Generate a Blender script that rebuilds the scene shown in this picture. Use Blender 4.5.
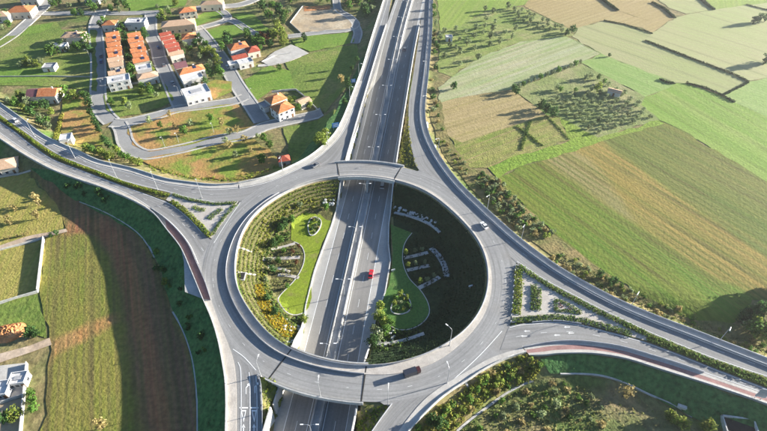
import bpy, bmesh, math, random
import numpy as np
from mathutils import Vector
random.seed(7); rng = np.random.default_rng(7)
scene = bpy.context.scene
COL = scene.collection
for o in list(bpy.data.objects): bpy.data.objects.remove(o)

# ------------------------------------------------------------ camera, sky, sun, exposure
PW, PH, FPX, PITCH, HC = 767.0, 431.0, 511.0, math.radians(44), 160.0
cam = bpy.data.cameras.new('camera'); cam.sensor_width = 36; cam.lens = 36*FPX/PW
cam.clip_start = 1; cam.clip_end = 9000
camo = bpy.data.objects.new('camera', cam); COL.objects.link(camo)
camo.location = (0, 0, HC); camo.rotation_euler = (math.pi/2-PITCH, 0, 0)
scene.camera = camo
SUN_EL, SUN_AZ = math.radians(13), math.radians(16)      # azimuth measured from +X towards +Y
world = bpy.data.worlds.new('World'); scene.world = world; world.use_nodes = True
wn = world.node_tree.nodes; bg = wn['Background']
sky = wn.new('ShaderNodeTexSky'); sky.sky_type = 'NISHITA'; sky.sun_disc = False
sky.sun_elevation = SUN_EL; sky.sun_rotation = math.pi/2-SUN_AZ; sky.ozone_density = 4.0; sky.dust_density = .5
world.node_tree.links.new(sky.outputs[0], bg.inputs[0]); bg.inputs[1].default_value = 0.05
sl = bpy.data.lights.new('sun', 'SUN'); sl.energy = 5.0; sl.angle = math.radians(0.5); sl.color = (1.0, 0.94, 0.83)
so = bpy.data.objects.new('sun', sl); COL.objects.link(so)
sd = Vector((math.cos(SUN_AZ)*math.cos(SUN_EL), math.sin(SUN_AZ)*math.cos(SUN_EL), math.sin(SUN_EL)))
so.rotation_euler = sd.to_track_quat('Z', 'Y').to_euler(); so.location = (300, 100, 200)
vs = scene.view_settings; vs.view_transform = 'Standard'; vs.look = 'None'; vs.gamma = 1; vs.exposure = 2.15
vs.use_curve_mapping = False
cy = scene.cycles; cy.max_bounces = 5; cy.diffuse_bounces = 2; cy.glossy_bounces = 2; cy.transmission_bounces = 3; cy.volume_bounces = 0

# ------------------------------------------------------------ survey: plan trace -> metres
sP, cP = math.sin(PITCH), math.cos(PITCH)
def at(px, py, z=0.0):
    x = (px-PW/2)/FPX; y = -(py-PH/2)/FPX
    dy = cP+y*sP; dz = -sP+y*cP; t = (HC-z)/-dz
    return x*t, dy*t
def sm(t): t = np.clip(t, 0, 1); return t*t*(3-2*t)
def axis(Y): return -7.5+.1245*(Y-182.4)+np.clip(Y-300, 0, None)**2*.00018
def zm(Y): return 7*sm((Y-195)/165.)
def zup(X, Y): return 8-1.0*sm((Y-210)/150.)-.5*sm((-X-60)/100.)
def at_up(px, py):
    z = 8.0
    for _ in range(8):
        X, Y = at(px, py, z); z = float(zup(X, Y))
    return X, Y
def at_mot(px, py):
    z = 0.0
    for _ in range(20):
        X, Y = at(px, py, z); z = float(zm(Y))
    return X, Y
def cr(pts, n):                                           # smooth resample of a polyline
    P = np.array(pts, float); m = len(P)
    d = np.r_[0, np.cumsum(np.hypot(*np.diff(P, axis=0).T))]
    s = np.linspace(0, d[-1], n); out = []
    E = np.vstack([2*P[0]-P[1], P, 2*P[-1]-P[-2]])
    for v in s:
        i = min(max(np.searchsorted(d, v)-1, 0), m-2); t = (v-d[i])/max(d[i+1]-d[i], 1e-6)
        p0, p1, p2, p3 = E[i], E[i+1], E[i+2], E[i+3]
        out.append(.5*((2*p1)+(-p0+p2)*t+(2*p0-5*p1+4*p2-p3)*t*t+(-p0+3*p1-3*p2+p3)*t**3))
    return np.array(out)
def crc(pts, n):                                          # closed version
    P = list(pts); k = len(P); big = cr(P[-3:]+P+P[:4], n*6)
    a = np.array(P[0]); i0 = np.argmin(np.hypot(*(big[:n*3]-a).T)); i1 = n*3+np.argmin(np.hypot(*(big[n*3:]-a).T))
    seg = big[i0:i1]; d = np.r_[0, np.cumsum(np.hypot(*np.diff(np.vstack([seg, seg[:1]]), axis=0).T))]
    s = np.linspace(0, d[-1], n, endpoint=False); L = np.vstack([seg, seg[:1]])
    return np.c_[np.interp(s, d, L[:, 0]), np.interp(s, d, L[:, 1])]
def W(pts, f=at_up): return np.array([f(*p) for p in pts])
def smooth_closed(C, k, it):
    for _ in range(it): C = (np.roll(C, k, 0)+2*C+np.roll(C, -k, 0))/4
    return C
# --- upper level edges (traced)
E1 = [(-15,92),(0,103),(21,118),(42,134),(57,142),(78,151),(100,161),(132,168.5),(165,178.7),(190,182.5),(214,185),(238.7,183.8),(263,178.5),(282.5,171),(307,158.7),(323,146.5),(334.4,134.4),(342,121),(349,104),(357.6,81),(363,66),(370.6,40.6),(383.6,0),(389,-16)]
E1B = [(-15,104),(5,119),(24,132),(42,145),(63,157.5),(100,172),(119.5,180),(140.6,186),(165,191.7),(190,198.5),(214,202.5),(240,201)]
E2A = [(-15,110),(0,121),(16,132),(32.5,145),(53.6,159),(78,168.5),(100,177),(124,186),(148.7,194.5),(163,200),(175,206),(191,219),(203,232),(211.5,240)]
E2B = [(-15,124),(0,134),(26,152),(52,166),(78,176.5),(104,185),(130,196),(150.6,209),(165,219),(177.6,231),(189,246),(197,264),(205,282),(211,300),(218.7,321),(229,346),(233.5,361),(236,380),(236.6,405),(236.6,431),(236.6,455)]
E2C = [(-15,128),(0,139),(26,156),(52,170),(78,180),(104,188.8),(134,201.5),(154,214),(167,230),(181,248),(191,270),(203,299),(212,320),(218.7,342),(224,370),(226,387),(226.5,410),(226,431),(226,455)]
SWR = [(258,374),(261,384),(262.5,410),(262.5,431),(262.5,455)]
EO = [(434.5,-16),(433,0),(432,32),(429,70),(426,97),(425,110),(426,123),(430.6,139),(440,157),(453.5,176),(468,192),(495.7,218),(521,240),(555,265),(587,284),(622,302),(655,316),(696,331.5),(728,344),(767,359),(792,369)]
EI = [(424,-16),(423,0),(419.5,32),(414,70),(409.5,97),(408.5,115),(409,134),(413,154),(419,170)]
LW = [(394,-16),(391,0),(385.5,32.5),(377,66),(368,92.5),(361,118),(354,137),(343,160)]
EM1 = [(516,262),(543.6,280),(568,293),(595,307),(622,320),(647,332),(679.5,345.7),(712,358.7),(744,370),(767,377.5),(792,387)]
EL1 = [(509,326),(520,323.5),(532,322.5),(557,321),(581,324),(604,330),(625,335.5),(647,342),(679.5,354),(712,367),(738,377),(767,388),(792,398)]
EL2 = [(523,347.6),(549,343),(573,341.6),(597,343.6),(621.7,347.6),(651,356),(680,365),(703,373),(725,380.5),(760,392.5),(792,404)]
EF = [(530,356),(545,355.5),(560,354),(592.5,354),(625,359),(657.4,369),(680,376),(712,386),(752,399.5),(792,414)]
SEK = [(522,347.5),(500,354.5),(484.4,361),(465,372.4),(440.6,387),(421,403),(400,429),(385,450)]
SEO = [(526,352),(504,359.5),(480,372),(470,379),(448.7,392.5),(432.5,406),(410,430),(398,450)]
SEL = [(392,404),(383,416),(372.5,431),(362,447)]
C0P = [(235,276),(236,258),(239.5,240),(248.5,222),(263,207),(281,195.5),(297,187.5),(316,181.2),(343.6,177.3),(369.6,177.3),(396,181.5),(422,190),(441,202.5),(459.5,219.5),(474.5,236),(483.3,251.5),(487.5,268.7),(487.5,287),(483,304),(474,320),(461,333.5),(445,344.5),(424,354.5),(402,361.5),(380,365),(360,365.5),(340,363.5),(317,358.5),(291,349),(266,331),(248,307),(238,291)]
C1P = [(224.8,279),(226.5,260),(232.5,240),(242,223),(256,208.5),(277.7,193),(295,185.5),(315,178.8),(343.6,174.6),(369.6,174.6),(398,178.8),(425,187.2),(444.5,200),(463.5,218.5),(479.5,238),(488.5,254.5),(492.2,271),(492.2,290),(488.3,308),(478.4,325),(464,341),(441,359.5),(418,369.5),(395,374.5),(375,375),(357,374),(340,371.8),(317,367.5),(289,358.5),(271,349.5),(249.7,329),(233,303)]
NR = 400
C0 = smooth_closed(W(crc(C0P, NR)), 4, 6); C1 = smooth_closed(W(crc(C1P, NR)), 4, 6)
def offset(C, d):
    T = np.roll(C, -2, 0)-np.roll(C, 2, 0); T /= np.hypot(*T.T)[:, None]
    N = np.c_[-T[:, 1], T[:, 0]]; cen = C.mean(0)
    s = np.sign(((C-cen)*N).sum(1))[:, None]
    return C+N*s*d
C2 = smooth_closed(offset(C1, 9.3), 4, 4)
def interp_tab(tab):
    k = np.array(sorted(tab.items())); return lambda Y: np.interp(Y, k[:, 0], k[:, 1])
mL = interp_tab({40:13.4,78:13.2,92:12.2,104:12.0,116:13.5,133:14.0,146:13.2,158:12.3,170:11.9,200:12.2,300:12.0,440:11.5})
mR = interp_tab({40:12.4,90:12.6,101:13.0,112:13.4,122:15.4,138:15.6,148:13.6,160:12.4,200:11.8,300:11.2,440:11.2})

# ------------------------------------------------------------ terrain heights
def poly_in_dist(X, Y, poly):
    P = np.asarray(poly); n = len(P); ins = np.zeros(X.shape, bool); d2 = np.full(X.shape, 1e12)
    for i in range(n):
        x0, y0 = P[i]; x1, y1 = P[(i+1) % n]
        c = ((y0 > Y) != (y1 > Y)); 
        with np.errstate(divide='ignore', invalid='ignore'):
            ins ^= c & (X < (x1-x0)*(Y-y0)/((y1-y0) if y1 != y0 else 1e-9)+x0)
        dx, dy = x1-x0, y1-y0; L = dx*dx+dy*dy+1e-12
        t = np.clip(((X-x0)*dx+(Y-y0)*dy)/L, 0, 1)
        d2 = np.minimum(d2, (X-x0-t*dx)**2+(Y-y0-t*dy)**2)
    return ins, np.sqrt(d2)
xs = np.r_[-4000,-2000,-1000,-600,-430, np.arange(-345, 345.1, 1.15), 430,600,1000,2000,4000]
ys = np.r_[-3000,-1000,-300,-60,20, np.arange(50, 436, 1.15), 500,650,1000,2000,4000]
GX, GY = np.meshgrid(xs, ys)
def base_h(X, Y):
    u = X-axis(np.clip(Y, 40, 450))
    zl = 1.0+2.2*sm((Y-100)/110.)+.9*sm((Y-300)/150.)
    v = Y-(131-.335*(X-40))
    zr = 3.0+3.5*sm((v+9)/18.)
    return zl+(zr-zl)*sm((u+16)/32.)
HG = base_h(GX, GY)
HG += .15*np.sin(GX*.021+1.3)*np.cos(GY*.027)*sm((np.abs(GX)-60)/60)
PLAT = [C2, np.vstack([W(cr(E1[:12], 60)), W(cr(E2C[:12], 60))[::-1]]),
        np.vstack([W(cr(E2C[8:], 40)), W([(262.5,455),(262.5,410),(261,384),(258,372),(235,330),(215,240)])]),
        np.vstack([W(cr(E1[11:], 60)), W(cr(LW, 40))[::-1], W([(300,182),(262,190)])]),
        np.vstack([W(cr(EO, 120)), W(cr(EF, 60))[::-1], W([(505,345),(495,280),(440,190),(419,172)]), W(cr(EI, 40))[::-1]]),
        np.vstack([W(cr(SEO, 40)), W(cr(SEL, 20))[::-1], W([(400,390),(440,372),(490,335)])])]
for pl in PLAT:
    m = (GX > pl[:, 0].min()-22) & (GX < pl[:, 0].max()+22) & (GY > pl[:, 1].min()-22) & (GY < pl[:, 1].max()+22)
    ins, d = poly_in_dist(GX[m], GY[m], pl); d = np.where(ins, 0, d)
    emb = zup(GX[m], GY[m])-.35-np.clip(d-.6, 0, None)*.58
    HG[m] = np.maximum(HG[m], emb)
ins0, d0 = poly_in_dist(GX, GY, C0)
GARDEN_Z = .55
HG = np.where(ins0, np.maximum(GARDEN_Z, 7.65-np.clip(d0-.5, 0, None)*.60), HG)
U = GX-axis(np.clip(GY, 40, 450)); cor = (U > -mL(GY)-.55) & (U < mR(GY)+.55)
HG = np.where(cor & (GY > 30) & (GY < 440), np.minimum(HG, zm(GY)-.4), HG)
def hfun(X, Y):
    X = np.asarray(X, float); Y = np.asarray(Y, float)
    i = np.clip(np.searchsorted(xs, X)-1, 0, len(xs)-2); j = np.clip(np.searchsorted(ys, Y)-1, 0, len(ys)-2)
    a = (X-xs[i])/(xs[i+1]-xs[i]); b = (Y-ys[j])/(ys[j+1]-ys[j])
    return HG[j, i]*(1-a)*(1-b)+HG[j, i+1]*a*(1-b)+HG[j+1, i]*(1-a)*b+HG[j+1, i+1]*a*b
def gp(px, py, dh=0.0):                                    # trace point on the terrain (dh above it)
    z = 4.0
    for _ in range(24):
        X, Y = at(px, py, z+dh); z = .4*z+.6*float(hfun(X, Y))
    return X, Y
def gz(X, Y): return float(hfun(X, Y))

# ------------------------------------------------------------ materials
MATS = {}
def lin(c):
    r, g, b = c                                           # keep plant greens on the cool side of yellow
    return ((r*.93, g*1.02, b*.92) if g > r*.97 and g > b*1.4 else (r, g, b))+(1,)
def material(name, cols, scale=.3, detail=6, rough=.9, bump=0., streak=None, fine=None, rand=0., spec=.2, bump_scale=None, metallic=0., patch=None, track=None, rows=None, masks=None, leafy=0.):
    """cols: list of base colours mixed by noise. streak=(angle,len,width,colour,amount). fine=(scale, amount). patch=(scale,colour,threshold)"""
    if name in MATS: return MATS[name]
    m = bpy.data.materials.new(name); m.use_nodes = True; nt = m.node_tree; N = nt.nodes; Lk = nt.links
    b = N['Principled BSDF']; b.inputs['Roughness'].default_value = rough; b.inputs['Specular IOR Level'].default_value = spec
    b.inputs['Metallic'].default_value = metallic
    tc = N.new('ShaderNodeTexCoord'); vec = tc.outputs['Object']
    if rand:
        oi = N.new('ShaderNodeObjectInfo'); ad = N.new('ShaderNodeVectorMath'); ad.operation = 'MULTIPLY_ADD'
        Lk.new(oi.outputs['Random'], ad.inputs[0]); ad.inputs[1].default_value = (70, 130, 40); Lk.new(vec, ad.inputs[2]); vec = ad.outputs[0]
    n = N.new('ShaderNodeTexNoise'); n.inputs['Scale'].default_value = scale; n.inputs['Detail'].default_value = detail; n.inputs['Roughness'].default_value = .62
    Lk.new(vec, n.inputs['Vector'])
    r = N.new('ShaderNodeValToRGB'); k = len(cols)
    while len(r.color_ramp.elements) < k: r.color_ramp.elements.new(.5)
    for i, c in enumerate(cols):
        e = r.color_ramp.elements[i]; e.position = .5 if k == 1 else .33+.34*i/(k-1); e.color = lin(c)
    Lk.new(n.outputs[0], r.inputs[0]); col = r.outputs[0]
    def mix(a, bsock_or_col, fac):
        mx = N.new('ShaderNodeMix'); mx.data_type = 'RGBA'
        Lk.new(a, mx.inputs[6])
        if isinstance(bsock_or_col, tuple): mx.inputs[7].default_value = lin(bsock_or_col)
        else: Lk.new(bsock_or_col, mx.inputs[7])
        if isinstance(fac, float): mx.inputs[0].default_value = fac
        else: Lk.new(fac, mx.inputs[0])
        return mx.outputs[2]
    def ranged(sock, lo, hi, a):
        mr = N.new('ShaderNodeMapRange'); mr.inputs[1].default_value = lo; mr.inputs[2].default_value = hi; mr.inputs[3].default_value = 0; mr.inputs[4].default_value = a
        Lk.new(sock, mr.inputs[0]); return mr.outputs[0]
    for nm_, cl_, sc_ in (masks or []):
        at_ = N.new('ShaderNodeAttribute'); at_.attribute_name = nm_; nn = N.new('ShaderNodeTexNoise'); nn.inputs['Scale'].default_value = .09; nn.inputs['Detail'].default_value = 8; nn.inputs['Roughness'].default_value = .7; Lk.new(vec, nn.inputs['Vector'])
        ad2 = N.new('ShaderNodeMath'); ad2.operation = 'MULTIPLY_ADD'; ad2.inputs[1].default_value = .9; ad2.inputs[2].default_value = -.45; Lk.new(nn.outputs[0], ad2.inputs[0])
        ad3 = N.new('ShaderNodeMath'); ad3.operation = 'ADD'; Lk.new(at_.outputs['Fac'], ad3.inputs[0]); Lk.new(ad2.outputs[0], ad3.inputs[1])
        n5 = N.new('ShaderNodeTexNoise'); n5.inputs['Scale'].default_value = sc_; n5.inputs['Detail'].default_value = 6; Lk.new(vec, n5.inputs['Vector'])
        r5 = N.new('ShaderNodeValToRGB'); r5.color_ramp.elements[0].position = .36; r5.color_ramp.elements[1].position = .64; r5.color_ramp.elements[0].color = lin(cl_[0]); r5.color_ramp.elements[1].color = lin(cl_[1]); Lk.new(n5.outputs[0], r5.inputs[0])
        col = mix(col, r5.outputs[0], ranged(ad3.outputs[0], .25, .75, 1.))
    for st in (streak if isinstance(streak, list) else [streak] if streak else []):
        ang, ln, wd, c, amt = st
        mp = N.new('ShaderNodeMapping'); mp.vector_type = 'TEXTURE'; mp.inputs['Rotation'].default_value = (0, 0, ang); mp.inputs['Scale'].default_value = (ln, wd, 50)
        Lk.new(tc.outputs['Object'], mp.inputs[0]); n2 = N.new('ShaderNodeTexNoise'); n2.inputs['Scale'].default_value = 1; n2.inputs['Detail'].default_value = 5
        Lk.new(mp.outputs[0], n2.inputs['Vector']); col = mix(col, c, ranged(n2.outputs[0], .40, .66, amt))
    for st in (rows or []):
        ang, per, c, amt = st[:4]; lo_ = st[4] if len(st) > 4 else .45
        mp = N.new('ShaderNodeMapping'); mp.vector_type = 'TEXTURE'; mp.inputs['Rotation'].default_value = (0, 0, ang); Lk.new(tc.outputs['Object'], mp.inputs[0])
        wv = N.new('ShaderNodeTexWave'); wv.wave_type = 'BANDS'; wv.bands_direction = 'Y'; wv.inputs['Scale'].default_value = .314/per; wv.inputs['Distortion'].default_value = 1.2; wv.inputs['Detail'].default_value = 3; wv.inputs['Detail Scale'].default_value = .6
        Lk.new(mp.outputs[0], wv.inputs['Vector']); nv = N.new('ShaderNodeTexNoise'); nv.inputs['Scale'].default_value = .04; Lk.new(vec, nv.inputs['Vector'])
        mu = N.new('ShaderNodeMath'); mu.operation = 'MULTIPLY'; Lk.new(ranged(wv.outputs['Fac'], lo_, min(lo_+.45, 1.), 1.), mu.inputs[0]); Lk.new(ranged(nv.outputs[0], .3, .65, amt), mu.inputs[1]); col = mix(col, c, mu.outputs[0])
    for st in (track or []):
        wd, ln, c, amt = st
        uvn = N.new('ShaderNodeUVMap'); mp = N.new('ShaderNodeMapping'); mp.vector_type = 'TEXTURE'; mp.inputs['Scale'].default_value = (wd, ln, 1)
        Lk.new(uvn.outputs[0], mp.inputs[0]); n2 = N.new('ShaderNodeTexNoise'); n2.inputs['Scale'].default_value = 1; n2.inputs['Detail'].default_value = 3
        Lk.new(mp.outputs[0], n2.inputs['Vector']); col = mix(col, c, ranged(n2.outputs[0], .45, .68, amt))
    if patch:
        sc, c, th = patch; n4 = N.new('ShaderNodeTexNoise'); n4.inputs['Scale'].default_value = sc; n4.inputs['Detail'].default_value = 7; Lk.new(vec, n4.inputs['Vector'])
        col = mix(col, c, ranged(n4.outputs[0], th-.06, th+.08, .9))
    if fine:
        n3 = N.new('ShaderNodeTexNoise'); n3.inputs['Scale'].default_value = fine[0]; n3.inputs['Detail'].default_value = 4; Lk.new(vec, n3.inputs['Vector'])
        hs = N.new('ShaderNodeHueSaturation'); Lk.new(col, hs.inputs['Color'])
        mr = N.new('ShaderNodeMapRange'); mr.inputs[1].default_value = .3; mr.inputs[2].default_value = .7; mr.inputs[3].default_value = 1-fine[1]; mr.inputs[4].default_value = 1+fine[1]
        Lk.new(n3.outputs[0], mr.inputs[0]); Lk.new(mr.outputs[0], hs.inputs['Value']); col = hs.outputs[0]
    if rand:
        hs = N.new('ShaderNodeHueSaturation'); Lk.new(col, hs.inputs['Color']); Lk.new(ranged(oi.outputs['Random'], 0, 1, 2*rand), hs.inputs['Value'])
        add = N.new('ShaderNodeMath'); add.operation = 'ADD'; add.inputs[1].default_value = 1-rand; Lk.new(hs.inputs['Value'].links[0].from_socket, add.inputs[0]); Lk.new(add.outputs[0], hs.inputs['Value'])
        col = hs.outputs[0]
    Lk.new(col, b.inputs['Base Color'])
    if leafy:
        tr = N.new('ShaderNodeBsdfTranslucent'); Lk.new(col, tr.inputs['Color']); ms = N.new('ShaderNodeMixShader'); ms.inputs[0].default_value = leafy
        Lk.new(b.outputs[0], ms.inputs[1]); Lk.new(tr.outputs[0], ms.inputs[2]); Lk.new(ms.outputs[0], N['Material Output'].inputs['Surface'])
    if bump:
        bn = N.new('ShaderNodeTexNoise'); bn.inputs['Scale'].default_value = bump_scale or scale*4; bn.inputs['Detail'].default_value = 6; Lk.new(vec, bn.inputs['Vector'])
        bp = N.new('ShaderNodeBump'); bp.inputs['Strength'].default_value = bump; bp.inputs['Distance'].default_value = .5; Lk.new(bn.outputs[0], bp.inputs['Height']); Lk.new(bp.outputs[0], b.inputs['Normal'])
    MATS[name] = m; return m
def M(n): return MATS[n]
# ------------------------------------------------------------ object helpers
def tag(o, label=None, cat=None, group=None, kind=None):
    if label: o['label'] = label
    if cat: o['category'] = cat
    if group: o['group'] = group
    if kind: o['kind'] = kind
    return o
def link(name, me, mat=None, parent=None):
    o = bpy.data.objects.new(name, me); COL.objects.link(o)
    if mat and me and not me.materials: me.materials.append(mat)
    if parent: o.parent = parent
    return o
def empty(name, loc, rz=0.):
    o = bpy.data.objects.new(name, None); COL.objects.link(o); o.location = loc; o.rotation_euler = (0, 0, rz); o.empty_display_size = .3
    return o
class MB:
    def __init__(s): s.v = []; s.f = []
    def box(s, c, d, rz=0., taper=1.):
        k = len(s.v); ca, sa = math.cos(rz), math.sin(rz)
        for zz, t in ((-1, 1.), (1, taper)):
            for xx, yy in ((-1,-1),(1,-1),(1,1),(-1,1)):
                x, y = xx*d[0]/2*t, yy*d[1]/2*t
                s.v.append((c[0]+x*ca-y*sa, c[1]+x*sa+y*ca, c[2]+zz*d[2]/2))
        s.f += [(k,k+3,k+2,k+1),(k+4,k+5,k+6,k+7),(k,k+1,k+5,k+4),(k+1,k+2,k+6,k+5),(k+2,k+3,k+7,k+6),(k+3,k,k+4,k+7)]
        return s
    def poly(s, pts, f):
        k = len(s.v); s.v += [tuple(p) for p in pts]; s.f += [tuple(i+k for i in q) for q in f]; return s
    def tube(s, pts, r, n=6):
        k0 = len(s.v); P = [Vector(p) for p in pts]
        if not hasattr(r, '__len__'): r = [r]*len(P)
        for i, p in enumerate(P):
            t = (P[min(i+1, len(P)-1)]-P[max(i-1, 0)]).normalized(); a = t.cross(Vector((.31, .95, .05))); a.normalize(); b = t.cross(a)
            for j in range(n):
                q = p+(a*math.cos(2*math.pi*j/n)+b*math.sin(2*math.pi*j/n))*r[i]; s.v.append(tuple(q))
        for i in range(len(P)-1):
            for j in range(n):
                s.f.append((k0+i*n+j, k0+i*n+(j+1) % n, k0+(i+1)*n+(j+1) % n, k0+(i+1)*n+j))
        s.f.append(tuple(k0+j for j in range(n))[::-1]); s.f.append(tuple(k0+(len(P)-1)*n+j for j in range(n)))
        return s
    def mesh(s, name):
        me = bpy.data.meshes.new(name); me.from_pydata(s.v, [], s.f); me.update(); return me
    def build(s, name, mat, parent=None): return link(name, s.mesh(name), mat, parent)
def strip_mesh(name, L, R, zL, zR, skirt=0., nx=1, closed=False):
    L = np.asarray(L); R = np.asarray(R); n = len(L); v = []; f = []
    for i in range(n):
        for k in range(nx+1):
            t = k/nx; p = L[i]*(1-t)+R[i]*t; v.append((p[0], p[1], zL[i]*(1-t)+zR[i]*t))
    w = nx+1; m = n if closed else n-1
    for i in range(m):
        j = (i+1) % n
        for k in range(nx): f.append((i*w+k, i*w+k+1, j*w+k+1, j*w+k))
    if skirt:
        b = len(v)
        for i in range(n):
            v.append((L[i][0], L[i][1], zL[i]-skirt)); v.append((R[i][0], R[i][1], zR[i]-skirt))
        for i in range(m):
            j = (i+1) % n; f.append((i*w, j*w, b+2*j, b+2*i)); f.append((j*w+nx, i*w+nx, b+2*i+1, b+2*j+1))
    me = bpy.data.meshes.new(name); me.from_pydata(v, [], f); me.update()
    mid = (L+R)/2; al = np.r_[0, np.cumsum(np.hypot(*np.diff(mid, axis=0).T))]; wm = float(np.median(np.hypot(*(R-L).T)))
    uvv = np.zeros((len(v), 2)); 
    for i in range(n):
        for k in range(w): uvv[i*w+k] = (k/nx*wm, al[i])
    bm = bmesh.new(); bm.from_mesh(me); bmesh.ops.recalc_face_normals(bm, faces=bm.faces); bm.to_mesh(me); bm.free()
    lv = np.zeros(len(me.loops), int); me.loops.foreach_get('vertex_index', lv); ul = me.uv_layers.new(name='UVMap'); ul.data.foreach_set('uv', uvv[lv].ravel())
    return me
def strip(name, lp, rp, mat, dz=0., n=90, f=at_up, zf=zup, skirt=0., parent=None):
    L = W(cr(lp, n), f); R = W(cr(rp, n), f)
    o = link(name, strip_mesh(name, L, R, zf(L[:, 0], L[:, 1])+dz, zf(R[:, 0], R[:, 1])+dz, skirt), mat, parent); return o
def drape(name, poly, mat, dz=.08, step=4., zf=None, parent=None):
    zf = zf or hfun
    bm = bmesh.new(); fc = bm.faces.new([bm.verts.new((p[0], p[1], 0)) for p in poly])
    bmesh.ops.triangulate(bm, faces=[fc])
    P = np.asarray(poly)
    for ax in (0, 1):
        a, b = P[:, ax].min(), P[:, ax].max()
        for c in np.arange(math.ceil(a/step)*step, b, step):
            co = (c, 0, 0) if ax == 0 else (0, c, 0); no = (1, 0, 0) if ax == 0 else (0, 1, 0)
            bmesh.ops.bisect_plane(bm, geom=bm.verts[:]+bm.edges[:]+bm.faces[:], plane_co=co, plane_no=no, dist=1e-4)
    V = np.array([v.co[:2] for v in bm.verts]); Z = zf(V[:, 0], V[:, 1])+dz
    for v, z in zip(bm.verts, Z): v.co.z = float(z)
    bmesh.ops.recalc_face_normals(bm, faces=bm.faces)
    if sum(f.normal.z for f in bm.faces) < 0: bmesh.ops.reverse_faces(bm, faces=bm.faces)
    me = bpy.data.meshes.new(name); bm.to_mesh(me); bm.free()
    return link(name, me, mat, parent)
def gpoly(pts, n=0): 
    P = np.array([gp(*p) for p in pts])
    return crc([tuple(p) for p in P], n) if n else P
def sweep(name, path, z, h, w, mat, parent=None, closed=False):    # wall or rail of rectangular section; z, h per point
    P = np.asarray(path); n = len(P); z = np.broadcast_to(np.asarray(z, float), (n,)); h = np.broadcast_to(np.asarray(h, float), (n,))
    T = np.gradient(P, axis=0); T /= np.hypot(*T.T)[:, None]+1e-9; Nn = np.c_[-T[:, 1], T[:, 0]]*w/2
    v = []; f = []
    for i in range(n):
        a, b = P[i]+Nn[i], P[i]-Nn[i]
        v += [(a[0],a[1],z[i]),(b[0],b[1],z[i]),(b[0],b[1],z[i]+h[i]),(a[0],a[1],z[i]+h[i])]
    for i in range(n if closed else n-1):
        j = (i+1) % n
        for k in range(4): f.append((i*4+k, i*4+(k+1) % 4, j*4+(k+1) % 4, j*4+k))
    if not closed: f += [(0,1,2,3), ((n-1)*4+3,(n-1)*4+2,(n-1)*4+1,(n-1)*4)]
    me = bpy.data.meshes.new(name); me.from_pydata(v, [], f); me.update()
    bm = bmesh.new(); bm.from_mesh(me); bmesh.ops.recalc_face_normals(bm, faces=bm.faces); bm.to_mesh(me); bm.free()
    return link(name, me, mat, parent)
def resample(P, step):
    P = np.asarray(P); d = np.r_[0, np.cumsum(np.hypot(*np.diff(P, axis=0).T))]; n = max(2, int(d[-1]/step)+1); s = np.linspace(0, d[-1], n)
    return np.c_[np.interp(s, d, P[:, 0]), np.interp(s, d, P[:, 1])]
def shift(P, d):                                          # offset a polyline to its left by d
    T = np.gradient(P, axis=0); T /= np.hypot(*T.T)[:, None]+1e-9; return P+np.c_[-T[:, 1], T[:, 0]]*d
ORD = ['first','second','third','fourth','fifth','sixth','seventh','eighth','ninth','tenth','eleventh','twelfth','thirteenth','fourteenth','fifteenth','sixteenth','seventeenth','eighteenth','nineteenth','twentieth']
# ------------------------------------------------------------ palette
material('asphalt', [(.215,.215,.215),(.25,.249,.246),(.285,.283,.278)], .08, 5, .85, .08, fine=(1.6,.08), bump_scale=6, track=[(.9,60,(.165,.16,.155),.75),(2.6,40,(.31,.30,.285),.4),(.35,90,(.15,.146,.142),.4)])
material('asphalt_ring', [(.245,.245,.243),(.28,.278,.274),(.315,.312,.306)], .06, 6, .85, .08, fine=(1.3,.09), bump_scale=6, patch=(.05,(.24,.23,.215),.60), track=[(1.0,60,(.185,.184,.182),.9),(2.8,50,(.34,.335,.325),.4),(.4,90,(.17,.169,.167),.5)])
material('asphalt_motorway', [(.21,.20,.188),(.245,.235,.22),(.28,.268,.25)], .05, 5, .85, .05, streak=[(math.radians(82.9), 120, 1.1, (.15,.146,.142), .5), (math.radians(82.9), 90, .5, (.31,.30,.28), .35)], fine=(1.5,.06), bump_scale=6)
material('asphalt_street', [(.24,.238,.232),(.28,.276,.268),(.31,.305,.295)], .1, 5, .9, .06, fine=(1.2,.08), bump_scale=5)
material('shoulder', [(.33,.32,.30),(.37,.36,.34),(.41,.40,.38)], .1, 5, .9, .05, fine=(1.4,.07))
material('paving', [(.38,.36,.33),(.44,.42,.39),(.50,.48,.44)], .25, 5, .9, .1, fine=(2.5,.08))
material('paving_pink', [(.37,.335,.30),(.43,.395,.355),(.48,.445,.405)], .25, 5, .9, .1, fine=(2.5,.10))
material('paving_red', [(.26,.15,.14),(.30,.175,.16),(.34,.20,.185)], .3, 5, .9, .05, fine=(2.,.12))
material('kerb_stone', [(.42,.41,.39),(.50,.49,.47)], .8, 3, .85)
material('concrete', [(.36,.35,.33),(.43,.42,.40),(.50,.49,.47)], .22, 6, .85, .1, fine=(1.2,.08))
material('concrete_pale', [(.42,.41,.39),(.50,.49,.465),(.56,.55,.52)], .3, 6, .85, .1, fine=(1.2,.1))
material('galvanised', [(.42,.43,.45),(.52,.53,.55)], .6, 3, .45, metallic=.5)
material('paint_white', [(.70,.70,.69),(.82,.82,.80)], 1.2, 4, .7)
material('joint_black', [(.02,.02,.02),(.035,.035,.035)], 1.)
material('ground_mix', [(.10,.13,.035),(.16,.155,.06),(.24,.19,.09),(.14,.16,.05)], .045, 8, .95, .5, fine=(.55,.35), bump_scale=.7, patch=(.03,(.09,.16,.03),.60))
material('slope_grass', [(.05,.12,.04),(.075,.155,.05),(.095,.16,.055)], .12, 7, .95, .6, fine=(.7,.4), bump_scale=.9)
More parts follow.
